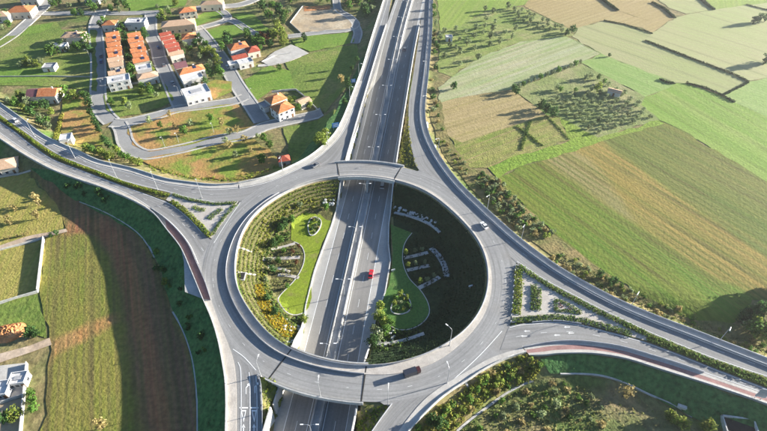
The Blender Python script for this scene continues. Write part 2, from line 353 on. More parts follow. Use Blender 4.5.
material('lawn', [(.19,.235,.02),(.22,.255,.026),(.235,.265,.036)], .12, 6, .95, .3, fine=(1.2,.2), bump_scale=3, patch=(.16,(.21,.20,.06),.62), rows=[(.9, 1.8, (.14,.19,.02), .5)])
material('lawn_shaded', [(.07,.15,.035),(.085,.165,.04),(.10,.17,.05)], .12, 6, .95, .3, fine=(1.2,.2), bump_scale=3, patch=(.16,(.12,.16,.05),.62), rows=[(.9, 1.8, (.06,.13,.03), .5)])  # copy of the lawn, its greens darkened to carry the rim's shade
material('soil', [(.13,.075,.04),(.18,.11,.06),(.23,.15,.085)], .2, 7, .95, .5, fine=(.9,.25), bump_scale=1.5)
material('mulch', [(.075,.075,.028),(.11,.105,.04),(.14,.125,.055)], .25, 7, .95, .6, fine=(.8,.3), bump_scale=1.6)
material('dirt_track', [(.36,.27,.19),(.44,.34,.25),(.50,.40,.31)], .12, 6, .95, .3, fine=(.9,.12))
material('orange_soil', [(.36,.14,.05),(.46,.20,.08),(.52,.27,.13)], .15, 7, .95, .5, fine=(.6,.2), bump_scale=1)
material('bare_plot', [(.36,.27,.17),(.42,.33,.22),(.47,.40,.29)], .06, 7, .95, .4, fine=(.7,.15), patch=(.05,(.24,.22,.18),.60))
# fields: each its own crop
def ang(a, b):
    A, B = np.array(gp(*a)), np.array(gp(*b)); d = B-A; return math.atan2(d[1], d[0])
a13 = ang((600,203),(714,280)); a9 = ang((682,130),(767,182)); a6 = ang((605,56),(675,82)); a5 = ang((452,80),(560,42)); a12 = ang((470,152),(545,122)); aL = ang((70,425),(75,260)); a11 = ang((462,143),(545,116))
material('field_bright', [(.19,.26,.045),(.235,.29,.055),(.26,.29,.08)], .02, 6, .95, .35, fine=(.6,.14), streak=[(a5+.6, 60, 3, (.29,.29,.10), .6), (a5+.6, 60, 1.2, (.16,.23,.04), .4)], bump_scale=1, rows=[(a5+.6, 4.0, (.15,.20,.04), .45)])
material('field_grove', [(.17,.22,.05),(.25,.25,.09),(.33,.29,.15)], .03, 7, .95, .4, fine=(.5,.22), streak=(a5, 40, 3, (.14,.22,.04), .5), bump_scale=1)
material('field_tan', [(.32,.24,.11),(.35,.27,.13),(.37,.30,.15)], .015, 6, .95, .35, fine=(.6,.12), streak=[(a5, 80, 2.5, (.29,.23,.085), .6)], bump_scale=1, rows=[(a5, 4.0, (.24,.19,.08), .45)])
material('field_pale', [(.325,.31,.17),(.365,.345,.205),(.275,.29,.12)], .016, 7, .95, .3, fine=(.5,.10), streak=[(a5, 60, 6, (.20,.28,.08), .8), (a5, 80, 2.2, (.38,.36,.26), .6)], bump_scale=1, rows=[(a5, 16., (.22,.23,.11), .7, .92), (a5, 3.5, (.26,.29,.13), .45)])
material('field_greytan', [(.285,.28,.13),(.31,.30,.15),(.335,.315,.175)], .012, 6, .95, .25, fine=(.6,.06), streak=[(a6, 90, 2, (.32,.34,.13), .5)], bump_scale=1, rows=[(a6, 16., (.21,.21,.10), .7, .92), (a6, 4.0, (.27,.27,.13), .45)])
material('field_far', [(.305,.30,.14),(.33,.315,.16),(.315,.32,.14)], .01, 6, .95, .25, fine=(.6,.06), streak=[(a6, 110, 3, (.34,.36,.15), .4)], bump_scale=1, rows=[(a6, 16., (.23,.23,.11), .7, .92), (a6, 5.0, (.30,.29,.15), .45)])
material('field_green_strip', [(.19,.27,.075),(.23,.30,.09),(.28,.32,.12)], .02, 6, .95, .3, fine=(.6,.12), streak=[(a6, 90, 4, (.29,.33,.13), .7), (a6, 80, 1.4, (.16,.25,.06), .5)], bump_scale=1)
material('field_lime', [(.18,.275,.045),(.215,.295,.055),(.255,.305,.08)], .014, 6, .95, .35, fine=(.6,.12), streak=[(a9, 150, 3.0, (.145,.23,.035), .8), (a9, 120, 7, (.31,.31,.11), .6), (a9, 100, 1.3, (.15,.23,.03), .5)], bump_scale=1, rows=[(a9, 16., (.13,.17,.03), .7, .92), (a9, 3.0, (.15,.22,.035), .45)])
material('field_orchard', [(.17,.20,.07),(.21,.225,.085),(.27,.25,.125)], .05, 7, .95, .5, fine=(.5,.2), bump_scale=1)
material('field_wheat', [(.31,.235,.11),(.34,.265,.13),(.30,.255,.095)], .02, 7, .95, .35, fine=(.5,.12), streak=[(a11, 60, 3.5, (.27,.235,.075), .6), (a11, 50, 1.4, (.37,.29,.155), .5)], bump_scale=1, rows=[(a11, 16., (.19,.155,.06), .7, .92), (a11, 3.0, (.23,.19,.07), .45)])
material('field_rows', [(.18,.21,.04),(.25,.23,.07),(.21,.24,.05)], .05, 7, .95, .5, fine=(.5,.25), streak=[(a12, 60, 1.3, (.30,.22,.11), .8), (a12, 50, .8, (.10,.17,.02), .5)], bump_scale=1.2)
material('verge_green', [(.15,.225,.03),(.19,.25,.035),(.20,.23,.05)], .06, 7, .95, .6, fine=(.6,.3), bump_scale=1)
material('field_stripe_green', [(.10,.185,.018),(.125,.20,.02),(.155,.205,.026)], .012, 6, .95, .4, fine=(.6,.16), masks=[('olive', [(.105,.14,.03),(.15,.155,.045)], .03), ('tan', [(.30,.195,.055),(.35,.235,.075)], .03), ('pink', [(.31,.235,.115),(.35,.275,.15)], .03), ('lush', [(.08,.19,.018),(.10,.21,.022)], .03)], streak=[(a13, 180, 6, (.20,.18,.032), .45), (a13, 150, 2.4, (.08,.115,.016), .5), (a13, 220, 14, (.085,.145,.018), .3), (a13, 120, 1.2, (.24,.195,.055), .35)], rows=[(a13, 3.2, (.075,.10,.014), .65), (a13, 15., (.09,.085,.02), .8, .92), (a13, 1.4, (.25,.19,.06), .22)], bump_scale=1)
material('field_stripe_tan', [(.27,.205,.08),(.30,.23,.095),(.26,.215,.075)], .012, 6, .95, .35, fine=(.6,.10), streak=[(a13, 160, 2.2, (.215,.17,.05), .8), (a13, 180, 8, (.35,.28,.14), .7), (a13, 130, 1.2, (.34,.25,.11), .5), (a13, 200, 14, (.21,.20,.055), .5)], bump_scale=1)
material('field_stripe_pink', [(.32,.255,.15),(.35,.285,.18),(.31,.245,.12)], .02, 6, .95, .35, fine=(.6,.10), streak=[(a13, 140, 2.0, (.27,.21,.09), .8), (a13, 160, 5, (.25,.21,.075), .6)], bump_scale=1)
material('field_stripe_olive', [(.13,.165,.05),(.165,.175,.065),(.195,.18,.08)], .018, 7, .95, .4, fine=(.6,.16), streak=[(a13, 140, 4, (.10,.185,.04), .85), (a13, 150, 2, (.21,.165,.085), .7), (a13, 160, 9, (.125,.19,.045), .6), (a13, 50, 1.2, (.08,.13,.03), .5)], bump_scale=1)
material('field_left', [(.165,.18,.03),(.21,.20,.038),(.16,.19,.032)], .05, 7, .95, .5, fine=(.7,.22), masks=[('soil', [(.20,.105,.065),(.25,.13,.08)], .08), ('redsoil', [(.31,.115,.065),(.38,.155,.085)], .1), ('orange', [(.40,.20,.075),(.46,.25,.11)], .12)], streak=[(aL, 90, 1.8, (.25,.18,.07), .5), (aL, 70, 1.3, (.12,.12,.035), .4), (aL, 120, 8, (.17,.15,.045), .25)], rows=[(aL, 2.6, (.12,.10,.04), .6), (aL, 13., (.11,.09,.035), .8, .9)], bump_scale=1.2)
material('field_plough', [(.13,.092,.062),(.155,.112,.075),(.175,.13,.09)], .05, 7, .95, .6, fine=(.7,.22), streak=[(aL, 90, 1.4, (.19,.105,.07), .6), (aL, 90, 9, (.20,.095,.065), .8), (aL, 60, 6, (.10,.10,.06), .7)], bump_scale=1.2)
material('field_yellow', [(.27,.225,.055),(.32,.265,.075),(.25,.235,.05)], .05, 7, .95, .5, fine=(.7,.2), streak=[(ang((10,235),(30,200)), 50, 1.6, (.23,.23,.045), .8), (ang((10,235),(30,200)), 50, .9, (.34,.27,.09), .5)], bump_scale=1.2)
material('village_green', [(.10,.15,.03),(.155,.20,.04),(.23,.22,.075)], .05, 7, .95, .5, fine=(.6,.25), bump_scale=1, streak=[(1.4, 40, 1.8, (.20,.21,.06), .5)])
material('village_lush', [(.10,.185,.025),(.14,.22,.03),(.19,.24,.05)], .06, 7, .95, .4, fine=(.6,.2), bump_scale=1, streak=[(.3, 25, 2.0, (.20,.24,.06), .5)])
material('village_dry', [(.17,.21,.04),(.38,.22,.08),(.43,.26,.11)], .045, 8, .95, .4, fine=(.6,.2), bump_scale=1, patch=(.09,(.17,.24,.035),.54))
material('scrub_dry', [(.095,.115,.04),(.15,.145,.06),(.23,.18,.09)], .07, 8, .95, .7, fine=(.5,.35), bump_scale=1, patch=(.06,(.10,.135,.035),.5))
material('dry_verge', [(.125,.135,.04),(.19,.165,.065),(.25,.19,.08)], .12, 8, .95, .6, fine=(.6,.3), bump_scale=1)
material('yellow_cover', [(.36,.27,.012),(.44,.31,.015),(.30,.27,.02)], .2, 6, .95, .5, fine=(.9,.2), bump_scale=2)

# ------------------------------------------------------------ terrain
nx, ny = len(xs), len(ys)
tv = np.c_[GX.ravel(), GY.ravel(), HG.ravel()]
idx = np.arange(nx*ny).reshape(ny, nx)
tf = np.stack([idx[:-1, :-1], idx[:-1, 1:], idx[1:, 1:], idx[1:, :-1]], -1).reshape(-1, 4)
me = bpy.data.meshes.new('ground'); me.vertices.add(len(tv)); me.vertices.foreach_set('co', tv.ravel())
me.loops.add(tf.size); me.loops.foreach_set('vertex_index', tf.ravel()); me.polygons.add(len(tf))
me.polygons.foreach_set('loop_start', np.arange(0, tf.size, 4)); me.polygons.foreach_set('loop_total', np.full(len(tf), 4)); me.update()
me.validate(); tag(link('ground', me, M('ground_mix')), kind='structure')

FK = [0]
def field(pts, mat, dz=.10, step=4., name='field'):
    FK[0] += 1; P = gpoly(pts); out = []; r_ = random.Random(FK[0]); step = min(step, 4.)
    for i in range(len(P)):
        a, b = P[i], P[(i+1) % len(P)]; L = np.hypot(*(b-a)); k = max(1, int(L/5.)); nrm = np.array([-(b-a)[1], (b-a)[0]])/max(L, .01)
        for j in range(k):
            t = j/k; out.append(a+(b-a)*t+(nrm*r_.gauss(0, .55) if j else 0))
    return tag(drape(name, np.array(out), M(mat), dz+.004*FK[0], step), kind='structure')
# east side
field([(437,-14),(540,-14),(528,4),(509,8),(486,11),(459,27),(440,31)], 'field_bright')
field([(439,31),(459,27),(486,11),(509,8),(521,7),(567,28),(574,36),(560,38),(520,42),(480,58),(452,77),(438,72)], 'field_grove')
field([(524,6),(543,-14),(586,-14),(617,11),(650,21),(641,28),(604,21),(578,28),(567,28)], 'field_tan')
field([(452,77),(480,58),(520,42),(567,37),(576,41),(600,54),(580,63),(512,90),(470,96),(440,103),(438,88)], 'field_pale')
field([(572,37),(578,28),(604,21),(640,29),(652,34),(645,41),(734,75),(748,82),(724,95),(700,86.5),(686,83.5),(675,83),(640,69),(605,56)], 'field_greytan')
field([(570,38),(605,56),(640,69),(675,83.5),(661,91),(645,97),(620,84),(581,63),(601,54)], 'field_green_strip', .14)
field([(590,-14),(636,-14),(660,4),(675,18),(652,33),(640,27),(650,21),(617,11)], 'field_tan', .12)
field([(642,-14),(690,-14),(712,10),(686,14),(668,8)], 'field_far', .12)
field([(696,-14),(800,-14),(800,-2),(767,3),(728,8),(714,10)], 'field_bright', .12)
field([(652,33),(675,18),(690,14),(715,10),(728,8),(800,-2),(800,72),(750,81),(734,75),(645,41)], 'field_far')
field([(748,82),(800,72),(800,132),(767,117),(734,102.5),(724,95)], 'field_green_strip', .12)
field([(645,97),(661,91),(675,83.5),(686,83.5),(717,94),(734,102.5),(767,117),(800,132),(800,203),(767,182),(725,157),(682,130),(659,120),(641,105)], 'field_lime')
field([(512,90),(580,63),(620,84),(645,97),(641,105),(659,120),(598,138),(560,118),(535,106)], 'field_orchard', .12)
field([(440,103),(470,96),(512,90),(535,106),(546,115),(520,124),(490,133),(462,143),(448,136),(441,120)], 'field_wheat')
field([(448,136),(462,143),(490,133),(520,124),(546,115),(560,118),(570,141),(540,150),(510,158),(488,168),(470,168)], 'field_rows', .12)
field([(488,168),(510,158),(540,150),(570,141),(560,118),(598,138),(659,120.5),(664,124),(600,142),(546,160),(520,167),(498,179)], 'verge_green', .14)
big = field([(497,178),(520,167),(546,160),(572,150.5),(598,142),(662,122),(682,130),(725,157),(767,182),(800,203),(800,280),(790,300),(752,300),(748,312),(734,323),(700,324),(680,316),(637,295),(590,262),(555,235),(527,209)], 'field_stripe_green', .10, 3.)
def paint(o, name, pts, soft):                            # which crop or soil grows where, as a surface attribute
    n_ = len(o.data.vertices); co = np.zeros(n_*3); o.data.vertices.foreach_get('co', co); co = co.reshape(-1, 3)
    ins, d = poly_in_dist(co[:, 0], co[:, 1], gpoly(pts)); sd_ = np.where(ins, d, -d)
    a = o.data.attributes.new(name, 'FLOAT', 'POINT'); a.data.foreach_set('value', sm((sd_+soft)/(2*soft)).astype(np.float32))
paint(big, 'olive', [(598,140),(664,118),(682,130),(725,157),(767,182),(810,208),(810,290),(767,258),(720,226),(678,197),(629,161)], 5.)
paint(big, 'tan', [(540,160),(570,148),(598,139),(629,161),(678,197),(720,226),(767,258),(810,286),(800,310),(752,296),(738,287),(714,280),(672,250),(600,203),(574,183)], 4.)
paint(big, 'pink', [(542,161),(570,149),(590,160),(608,182),(625,205),(632,222),(600,203),(574,183)], 7.)
paint(big, 'lush', [(560,176),(574,183),(600,203),(672,250),(714,280),(742,290),(752,302),(740,320),(706,322),(700,290),(650,246),(600,208)], 6.)
field([(430,112),(440,100),(448,136),(470,168),(496,177),(527,209),(555,235),(590,262),(637,295),(680,316),(734,324),(780,345),(767,352),(728,339),(690,324),(650,308),(600,286),(560,262),(525,237),(500,215),(470,188),(447,160),(436,140)], 'dry_verge', .10, 3)
# west side
lf = field([(46,236),(66,229),(62,216),(46,192),(24,173),(30,171),(60,180),(84,196),(112,216),(137,233),(153,256),(163,288),(176,320),(188,348),(195,380),(197,431),(197,460),(36,460),(40,431),(46,400),(52,350),(44,318),(40,295)], 'field_left', .12, 2.3)
paint(lf, 'soil', [(28,170),(60,180),(84,196),(112,216),(137,233),(153,256),(163,288),(176,320),(188,348),(196,380),(199,431),(199,470),(150,470),(136,400),(128,340),(120,290),(110,255),(98,238),(78,232),(62,216),(46,192)], 5.)
paint(lf, 'orange', [(44,338),(56,338),(85,326),(114,313),(118,322),(86,341),(60,352),(46,372),(40,360)], 4.5)
paint(lf, 'redsoil', [(60,236),(66,226),(84,216),(104,219),(122,234),(134,262),(144,300),(156,350),(170,420),(174,470),(158,470),(152,420),(142,360),(128,305),(118,268),(106,243),(88,232),(70,236)], 4.)
field([(-20,178),(6,176),(28,172),(46,192),(62,216),(64,228),(40,235),(0,246),(-20,252)], 'field_yellow', .10, 6)
field([(-20,252),(0,246),(40,234),(66,229),(68,232),(44,238),(0,250.5),(-20,257)], 'dirt_track', .2, 6, 'path')
field([(-20,358),(0,354),(30,346),(50,338),(52,345),(30,353),(0,363),(-20,369)], 'dirt_track', .2, 6, 'path')
field([(-20,308),(0,305),(38,295),(45,320),(47,338),(20,330),(-20,333)], 'village_green', .12, 6)
field([(-20,257),(0,251),(44,239),(39,291),(0,303.5),(-20,309)], 'field_yellow', .18, 6)
field([(-20,372),(0,366),(27,363),(26,396),(0,404),(-20,410)], 'paving', .22, 6, 'paved_yard')
field([(-20,412),(0,405),(22,398),(21,431),(20,460),(-20,460)], 'bare_plot', .2, 6)
# village plots
field([(-20,38),(16,36),(30,26),(56,22),(62,30),(96,30),(97,92),(60,86),(0,86),(-20,86)], 'village_green', .10, 8)
field([(21,36),(29,27),(54,23),(50,29),(40,33)], 'village_lush', .18, 8)
field([(-20,70),(30,68),(58,74),(40,80),(0,84),(-20,84)], 'village_lush', .16, 8)
field([(105,92),(165,84),(174,100),(160,108),(118,118),(106,110)], 'village_green', .12, 8)
field([(128,128),(170,113),(236,104),(256,126),(186,146),(150,152),(132,145)], 'village_dry', .12, 8)
field([(140,160),(190,150),(250,137),(300,168),(262,176),(232,180),(190,178),(160,170)], 'village_dry', .12, 3)
field([(283,128),(325,116),(337,110),(345,92),(352,100),(332,132),(306,155),(293,163)], 'village_green', .12, 3)
field([(244,80),(270,66),(292,72),(296,92),(272,90),(256,102)], 'village_lush', .12, 8)
field([(285,63),(310,54),(357,44),(360,54),(346,88),(326,113),(318,108),(296,92),(291,74)], 'village_green', .12, 4)
field([(291,40),(324,35),(352,33),(354,43),(310,52),(296,47)], 'village_lush', .12, 8)
field([(190,21),(204,13),(220,11),(225,16),(196,27)], 'village_lush', .12, 8)
field([(206,31),(222,26),(238,25),(248,33),(228,40),(214,43)], 'village_lush', .12, 8)
field([(232,14),(252,14),(272,32),(258,32),(242,24)], 'village_lush', .12, 8)
field([(122,-14),(195,-14),(185,6),(165,10),(130,12)], 'village_lush', .12, 8)
field([(62,98),(86,98),(94,120),(106,140),(96,152),(72,146),(58,142)], 'village_dry', .12, 8)
field([(206,84),(216,80),(232,82),(232,92),(214,100)], 'village_dry', .16, 8)
field([(303,7),(335,8),(353,24),(350,29),(301,33),(290,23)], 'bare_plot', .14, 8)
field([(304,7),(330,6),(331,10),(304,12)], 'orange_soil', .2, 8)
field([(275,52),(291,45),(309,54),(287,62),(268,66),(262,62)], 'paving', .2, 8, 'paved_yard')
# lower right scrub and shaded banks
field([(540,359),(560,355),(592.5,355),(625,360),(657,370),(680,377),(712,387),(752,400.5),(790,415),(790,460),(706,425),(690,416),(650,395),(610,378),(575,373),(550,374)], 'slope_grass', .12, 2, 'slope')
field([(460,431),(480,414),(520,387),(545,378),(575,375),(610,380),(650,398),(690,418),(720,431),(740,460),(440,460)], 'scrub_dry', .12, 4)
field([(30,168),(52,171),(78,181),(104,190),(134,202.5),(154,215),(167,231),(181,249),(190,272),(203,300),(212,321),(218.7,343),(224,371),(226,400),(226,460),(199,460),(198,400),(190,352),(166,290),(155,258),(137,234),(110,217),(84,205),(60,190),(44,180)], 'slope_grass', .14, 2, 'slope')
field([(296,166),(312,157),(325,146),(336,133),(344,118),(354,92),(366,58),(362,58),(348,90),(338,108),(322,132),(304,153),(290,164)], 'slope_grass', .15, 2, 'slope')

# ------------------------------------------------------------ upper roads
def structure(o): o['kind'] = 'structure'; return o
AK = [0]
def apron(pts): AK[0] += 1; return structure(drape('road', W(pts), M('asphalt_ring'), -.012-.004*AK[0], 30., zup))
ringroad = structure(link('roundabout_road', strip_mesh('roundabout_road', C1, C2, zup(C1[:,0],C1[:,1])+.016, zup(C2[:,0],C2[:,1])+.016, 0, 2, True), M('asphalt_ring')))
structure(link('pavement', strip_mesh('pavement', C0, C1, np.full(NR, 8.14), np.full(NR, 8.14), .5, 1, True), M('paving_pink')))
west_up = structure(strip('road', E1[:13], E1B+[(255,196)], M('asphalt'), 0, 80))
west_dn = structure(strip('road', E2A, E2B[:12], M('asphalt'), .004, 80))
for p in ([(240,200.5),(225,190),(263,178.5),(307,158.7),(334,134),(350,135),(343,163),(320,176),(280,192),(255,205)],
          [(189,246),(211.5,239.5),(240,201),(250,205),(232,240),(225,270),(228,300),(216,314),(205,282),(197,264)],
          [(211,300),(226,300),(250,340),(280,366),(270,379),(259,376),(236,381),(230,348)],
          [(370,395),(384,404.5),(392,404.5),(405,423),(421,403),(465,372),(484,361),(522,347.5),(523,330),(509,326),(494,300),(478,330),(440,365),(395,378)],
          [(516,262.5),(495,240),(486,250),(490,290),(488,310),(509,326.5),(511,322),(514,290)],
          [(419,170),(413,154),(409,140),(434,146),(453,176),(495.7,218),(521,240),(530,271),(516,262.5),(495,262),(470,225),(440,190),(410,178)]): apron(p)
structure(strip('road', E2B[13:], [(226,300)]+[(240,335)]+SWR, M('asphalt'), .006, 60))
nw = structure(strip('road', E1[11:], [(262,190),(300,182),(330,170)]+LW[::-1], M('asphalt'), .010, 90))
ne = structure(strip('road', EI+[(450,196),(485,228),(516,262)]+EM1[1:], EO, M('asphalt'), .010, 140))
structure(strip('road', EL1, [(500,350)]+EL2, M('asphalt'), .010, 90))
structure(strip('road', SEL, SEK[3:], M('asphalt'), .008, 40))
# pavements beside them, raised on a kerb
def pave(lp, rp, mat='paving', n=80, name='pavement', dz=.14): return structure(strip(name, lp, rp, M(mat), dz, n, skirt=.45))
def inner(px, d, f=at_up):                                # world polyline offset
    return shift(resample(W(cr(px, 120), f), 2.), d)
def pave_w(P, d, mat='paving', dz=.14, name='pavement'):
    Q = shift(P, d); return structure(link(name, strip_mesh(name, P, Q, zup(P[:,0],P[:,1])+dz, zup(Q[:,0],Q[:,1])+dz, .45), M(mat)))
P_E1a = resample(W(cr(E1[:12], 90)), 2.); P_E1b = resample(W(cr(E1[11:20], 90)), 2.); P_E1c = resample(W(cr(E1[19:], 40)), 2.)
pave_w(P_E1a, -2.6, 'paving'); pave_w(P_E1b, -2.9, 'paving'); pave_w(P_E1c, -1.2, 'concrete')
pave(E2B[:9], E2C[:9], 'paving_pink'); pave(E2B[8:14], E2C[8:12]+[(203,299)], 'paving_red'); pave(E2B[13:], E2C[11:], 'paving_pink')
P_EO = resample(W(cr(EO, 160)), 2.); pave_w(P_EO, -2.6, 'paving')
# red cycle track between two pale strips on the east road
A = W(cr(EL2, 90)); B = W(cr(EF, 90)); zA, zB = zup(A[:,0],A[:,1]), zup(B[:,0],B[:,1])
def lerp(t): return A*(1-t)+B*t
for nm, t0, t1, mt, dz in (('pavement',0,.28,'paving',.14),('cycle_track',.28,.66,'paving_red',.12),('pavement',.66,1,'paving',.14)):
    structure(link(nm, strip_mesh(nm, lerp(t0), lerp(t1), zA+dz, zB+dz, .45), M(mt)))
pave(SEK, SEO, 'paving')
structure(drape('pavement', W([(185,292),(184,262),(181,248),(190,268),(203,299)]), M('concrete'), .10, 30., zup))
# ------------------------------------------------------------ motorway
Ym = np.r_[np.arange(44, 440, 3.)]
def mline(u, Y): u = np.broadcast_to(u, Y.shape); return np.c_[axis(Y)+u, Y]
Lm, Rm = mline(-mL(Ym), Ym), mline(mR(Ym), Ym)
mot = structure(link('motorway', strip_mesh('motorway', Lm, Rm, zm(Ym), zm(Ym), 0, 4), M('asphalt_motorway')))
structure(link('hard_shoulder', strip_mesh('hard_shoulder', Lm, mline(-9.85, Ym), zm(Ym)+.012, zm(Ym)+.012), M('shoulder')))
structure(link('hard_shoulder', strip_mesh('hard_shoulder', mline(9.85, Ym), Rm, zm(Ym)+.012, zm(Ym)+.012), M('shoulder')))
Yg = np.arange(44, 432, 3.)
structure(link('median_strip', strip_mesh('median_strip', mline(-1.9, Yg), mline(1.9, Yg), zm(Yg)+.16, zm(Yg)+.16, .3), M('concrete')))
# far reach where the slip roads have joined: extra tarmac to both sides
Yf = np.arange(330, 440, 3.)
# markings as thin paint sheets
def dashes(name, P, zf, w, dash, gap, dz, parent=None):
    P = resample(P, .75); d = np.r_[0, np.cumsum(np.hypot(*np.diff(P, axis=0).T))]; mb = MB(); s = 0.
    T = np.gradient(P, axis=0); T /= np.hypot(*T.T)[:, None]; Nn = np.c_[-T[:, 1], T[:, 0]]*w/2
    while s < d[-1]-.5:
        e = min(s+dash, d[-1]); ks = [k for k in range(len(d)) if s <= d[k] <= e]
        if len(ks) > 1:
            for a, b in zip(ks[:-1], ks[1:]):
                q = [P[a]+Nn[a], P[a]-Nn[a], P[b]-Nn[b], P[b]+Nn[b]]
                mb.poly([(x, y, float(zf(x, y))+dz) for x, y in q], [(0,1,2,3)])
        s += dash+gap
    o = mb.build(name, M('paint_white'), parent); o['kind'] = 'structure'; return o
zmf = lambda x, y: zm(np.asarray(y))
for u in (-9.75, 9.75, -2.5, 2.5): dashes('lane_line', mline(u, Ym), zmf, .22, 900, 1, .03)
for u in (-6.1, 6.1): dashes('lane_line', mline(u, Ym), zmf, .13, 4, 8, .03)
dashes('lane_line', resample(np.vstack([(C1*.45+C2*.55), (C1*.45+C2*.55)[:1]]), 1.), zup, .09, 2, 8, .04)
def upline(px, d, w=.18, dash=900, gap=1): return dashes('lane_line', inner(px, d), zup, w, dash, gap, .04)
upline(E1[:12], -3.1); upline(E1B[:-1], .5); upline(E2A[:-1], -.6); upline(E2B[:12], .5); upline(EO, -3.1, .2); upline(EM1, .6); upline(EL1, -.6); upline(EL2, .5); upline(E1[11:], -3.5, .2)
midu = [tuple((np.array(a)+np.array(b))/2) for a, b in zip(cr(E1[:11], 30), cr(E1B[:11], 30))]; upline(midu, -.8, .11, 3, 6)
midd = [tuple((np.array(a)+np.array(b))/2) for a, b in zip(cr(E2A, 30), cr(E2B[:12], 30))]; upline(midd, 0, .11, 3, 6)
mide = [tuple((np.array(a)+np.array(b))/2) for a, b in zip(cr(EO[11:], 30), cr(EM1, 30))]; upline(mide, 0, .11, 3, 6)
midl = [tuple((np.array(a)+np.array(b))/2) for a, b in zip(cr(EL1, 30), cr(EL2, 30))]; upline(midl, 0, .11, 3, 6)
midn = [tuple((np.array(a)+np.array(b))/2) for a, b in zip(cr(EI[:8], 30), cr(EO[:9], 30))]; upline(midn, 0, .11, 3, 6)
for q in ([(233,349),(244,357),(256,370)], [(431,398),(462,372),(483,352),(502,331)], [(238,362),(241,375),(241,440)], [(249,372),(250,385),(250,440)], [(256,376),(257,400),(257,440)], [(240,203),(225,225),(214,243)]):
    dashes('lane_line', inner(q, 0), zup, .22, 900, 1, .045)
# give-way bars, triangles and arrows on the lane running down to the south west
def sheet(name, pts, faces, dz=.045):
    w = [at_up(*p) for p in pts]; mb = MB(); mb.poly([(x, y, float(zup(x, y))+dz) for x, y in w], faces); o = mb.build(name, M('paint_white')); o['kind'] = 'structure'
for cx, cy in ((243.5,409),(254,409)):
    sheet('give_way_bar', [(cx-4,cy-2),(cx+4.5,cy-2),(cx+4.5,cy-.6),(cx-4,cy-.6)], [(0,1,2,3)])
    sheet('give_way_triangle', [(cx-2.6,cy+1),(cx+2.8,cy+1),(cx+.3,cy+13),(cx+.1,cy+13),(cx-1.5,cy+2.4),(cx+1.7,cy+2.4),(cx+.2,cy+10)], [(0,1,5,4),(1,2,6,5),(3,0,4,6),(2,3,6)])
    sheet('lane_arrow', [(cx-.5,cy+24),(cx+.5,cy+24),(cx+.5,cy+17.5),(cx-.5,cy+17.5),(cx-1.7,cy+18.5),(cx,cy+14.6),(cx+1.9,cy+18.5)], [(0,1,2,3),(4,6,5)])
for cx, cy, s in ((246,387,1),(255,386,1)):
    sheet('lane_arrow', [(cx-.4,cy+7),(cx+.5,cy+7),(cx+.4,cy+1),(cx+2.6,cy-1.5),(cx+3.6,cy-1),(cx+3.2,cy-4),(cx+.6,cy-2.6),(cx+1.6,cy-2.2),(cx-.5,cy+.6)], [(0,1,2,8),(8,2,3,7),(7,3,4,5,6)])
for cx, cy in ((526,331),(523,336),(566,327),(570,333),(556,335)):
    sheet('lane_arrow', [(cx+4,cy-.3),(cx+4,cy+.3),(cx,cy+.4),(cx,cy+1.1),(cx-2.2,cy+.1),(cx,cy-1.0),(cx,cy-.3)], [(0,1,2,6),(3,4,5)])
for cx, cy in ((428,124),(436,147),(429,143),(424,118)):
    sheet('lane_arrow', [(cx-.4,cy+4),(cx+.6,cy+4),(cx,cy),(cx+.9,cy),(cx-1,cy-2.6),(cx-1.9,cy),(cx-.9,cy)], [(0,1,2,6),(3,4,5)])
# ------------------------------------------------------------ bridges over the motorway
def bridge(top):
    u1 = C1[:, 0]-axis(C1[:, 1]); half = (C1[:, 1] > 140) == top
    ids = [i for i in range(NR) if half[i] and -14.5 < u1[i] < 14.5]
    ids.sort(key=lambda i: C1[i, 0])
    I = np.array(ids); a, b = C0[I], C2[I]; cen = C1.mean(0)
    b = b+(b-a)/np.hypot(*(b-a).T)[:, None]*.7; a = a-(b-a)/np.hypot(*(b-a).T)[:, None]*.4
    root = empty('bridge', (0, 0, 0))
    zz = np.full(len(I), 7.96)
    v = strip_mesh('deck', a, b, zz, zz, 1.25, 1); d = link('deck', v, M('concrete'), root)
    sft = strip_mesh('soffit', a, b, zz-1.25, zz-1.25); link('soffit', sft, M('concrete'), root)
    sweep('parapet', a, 7.4, 1.35, .35, M('concrete_pale'), root); sweep('parapet', b, 7.4, 1.35, .35, M('concrete_pale'), root)
    sweep('hand_rail', a, 9.0, .1, .12, M('galvanised'), root); sweep('hand_rail', b, 9.0, .1, .12, M('galvanised'), root)
    for k in (1, -2):
        p = np.array([C0[I[k]], C2[I[k]]]); T = (p[1]-p[0])/np.hypot(*(p[1]-p[0])); Nn = np.array([-T[1], T[0]])*.22
        mb = MB(); mb.poly([(*(p[0]+Nn), 8.165), (*(p[0]-Nn), 8.165), (*(p[1]-Nn), 8.05), (*(p[1]+Nn), 8.05)], [(0,1,2,3)]); mb.build('expansion_joint', M('joint_black'), root)
    # two pier walls in the median
    yc = float(C1[I].mean(0)[1]); xc = float(axis(yc)); 
    for k in (-1, 1):
        m2 = MB(); m2.box((xc+.1245*2.6*k, yc+2.6*k, 3.4), (.9, 1.6, 6.6), -.12); m2.build('pier', M('concrete'), root)
    return root
tag(bridge(True), 'curved concrete bridge carrying far side of roundabout over the motorway', 'bridge')
tag(bridge(False), 'curved concrete bridge carrying near side of roundabout over the motorway', 'bridge')
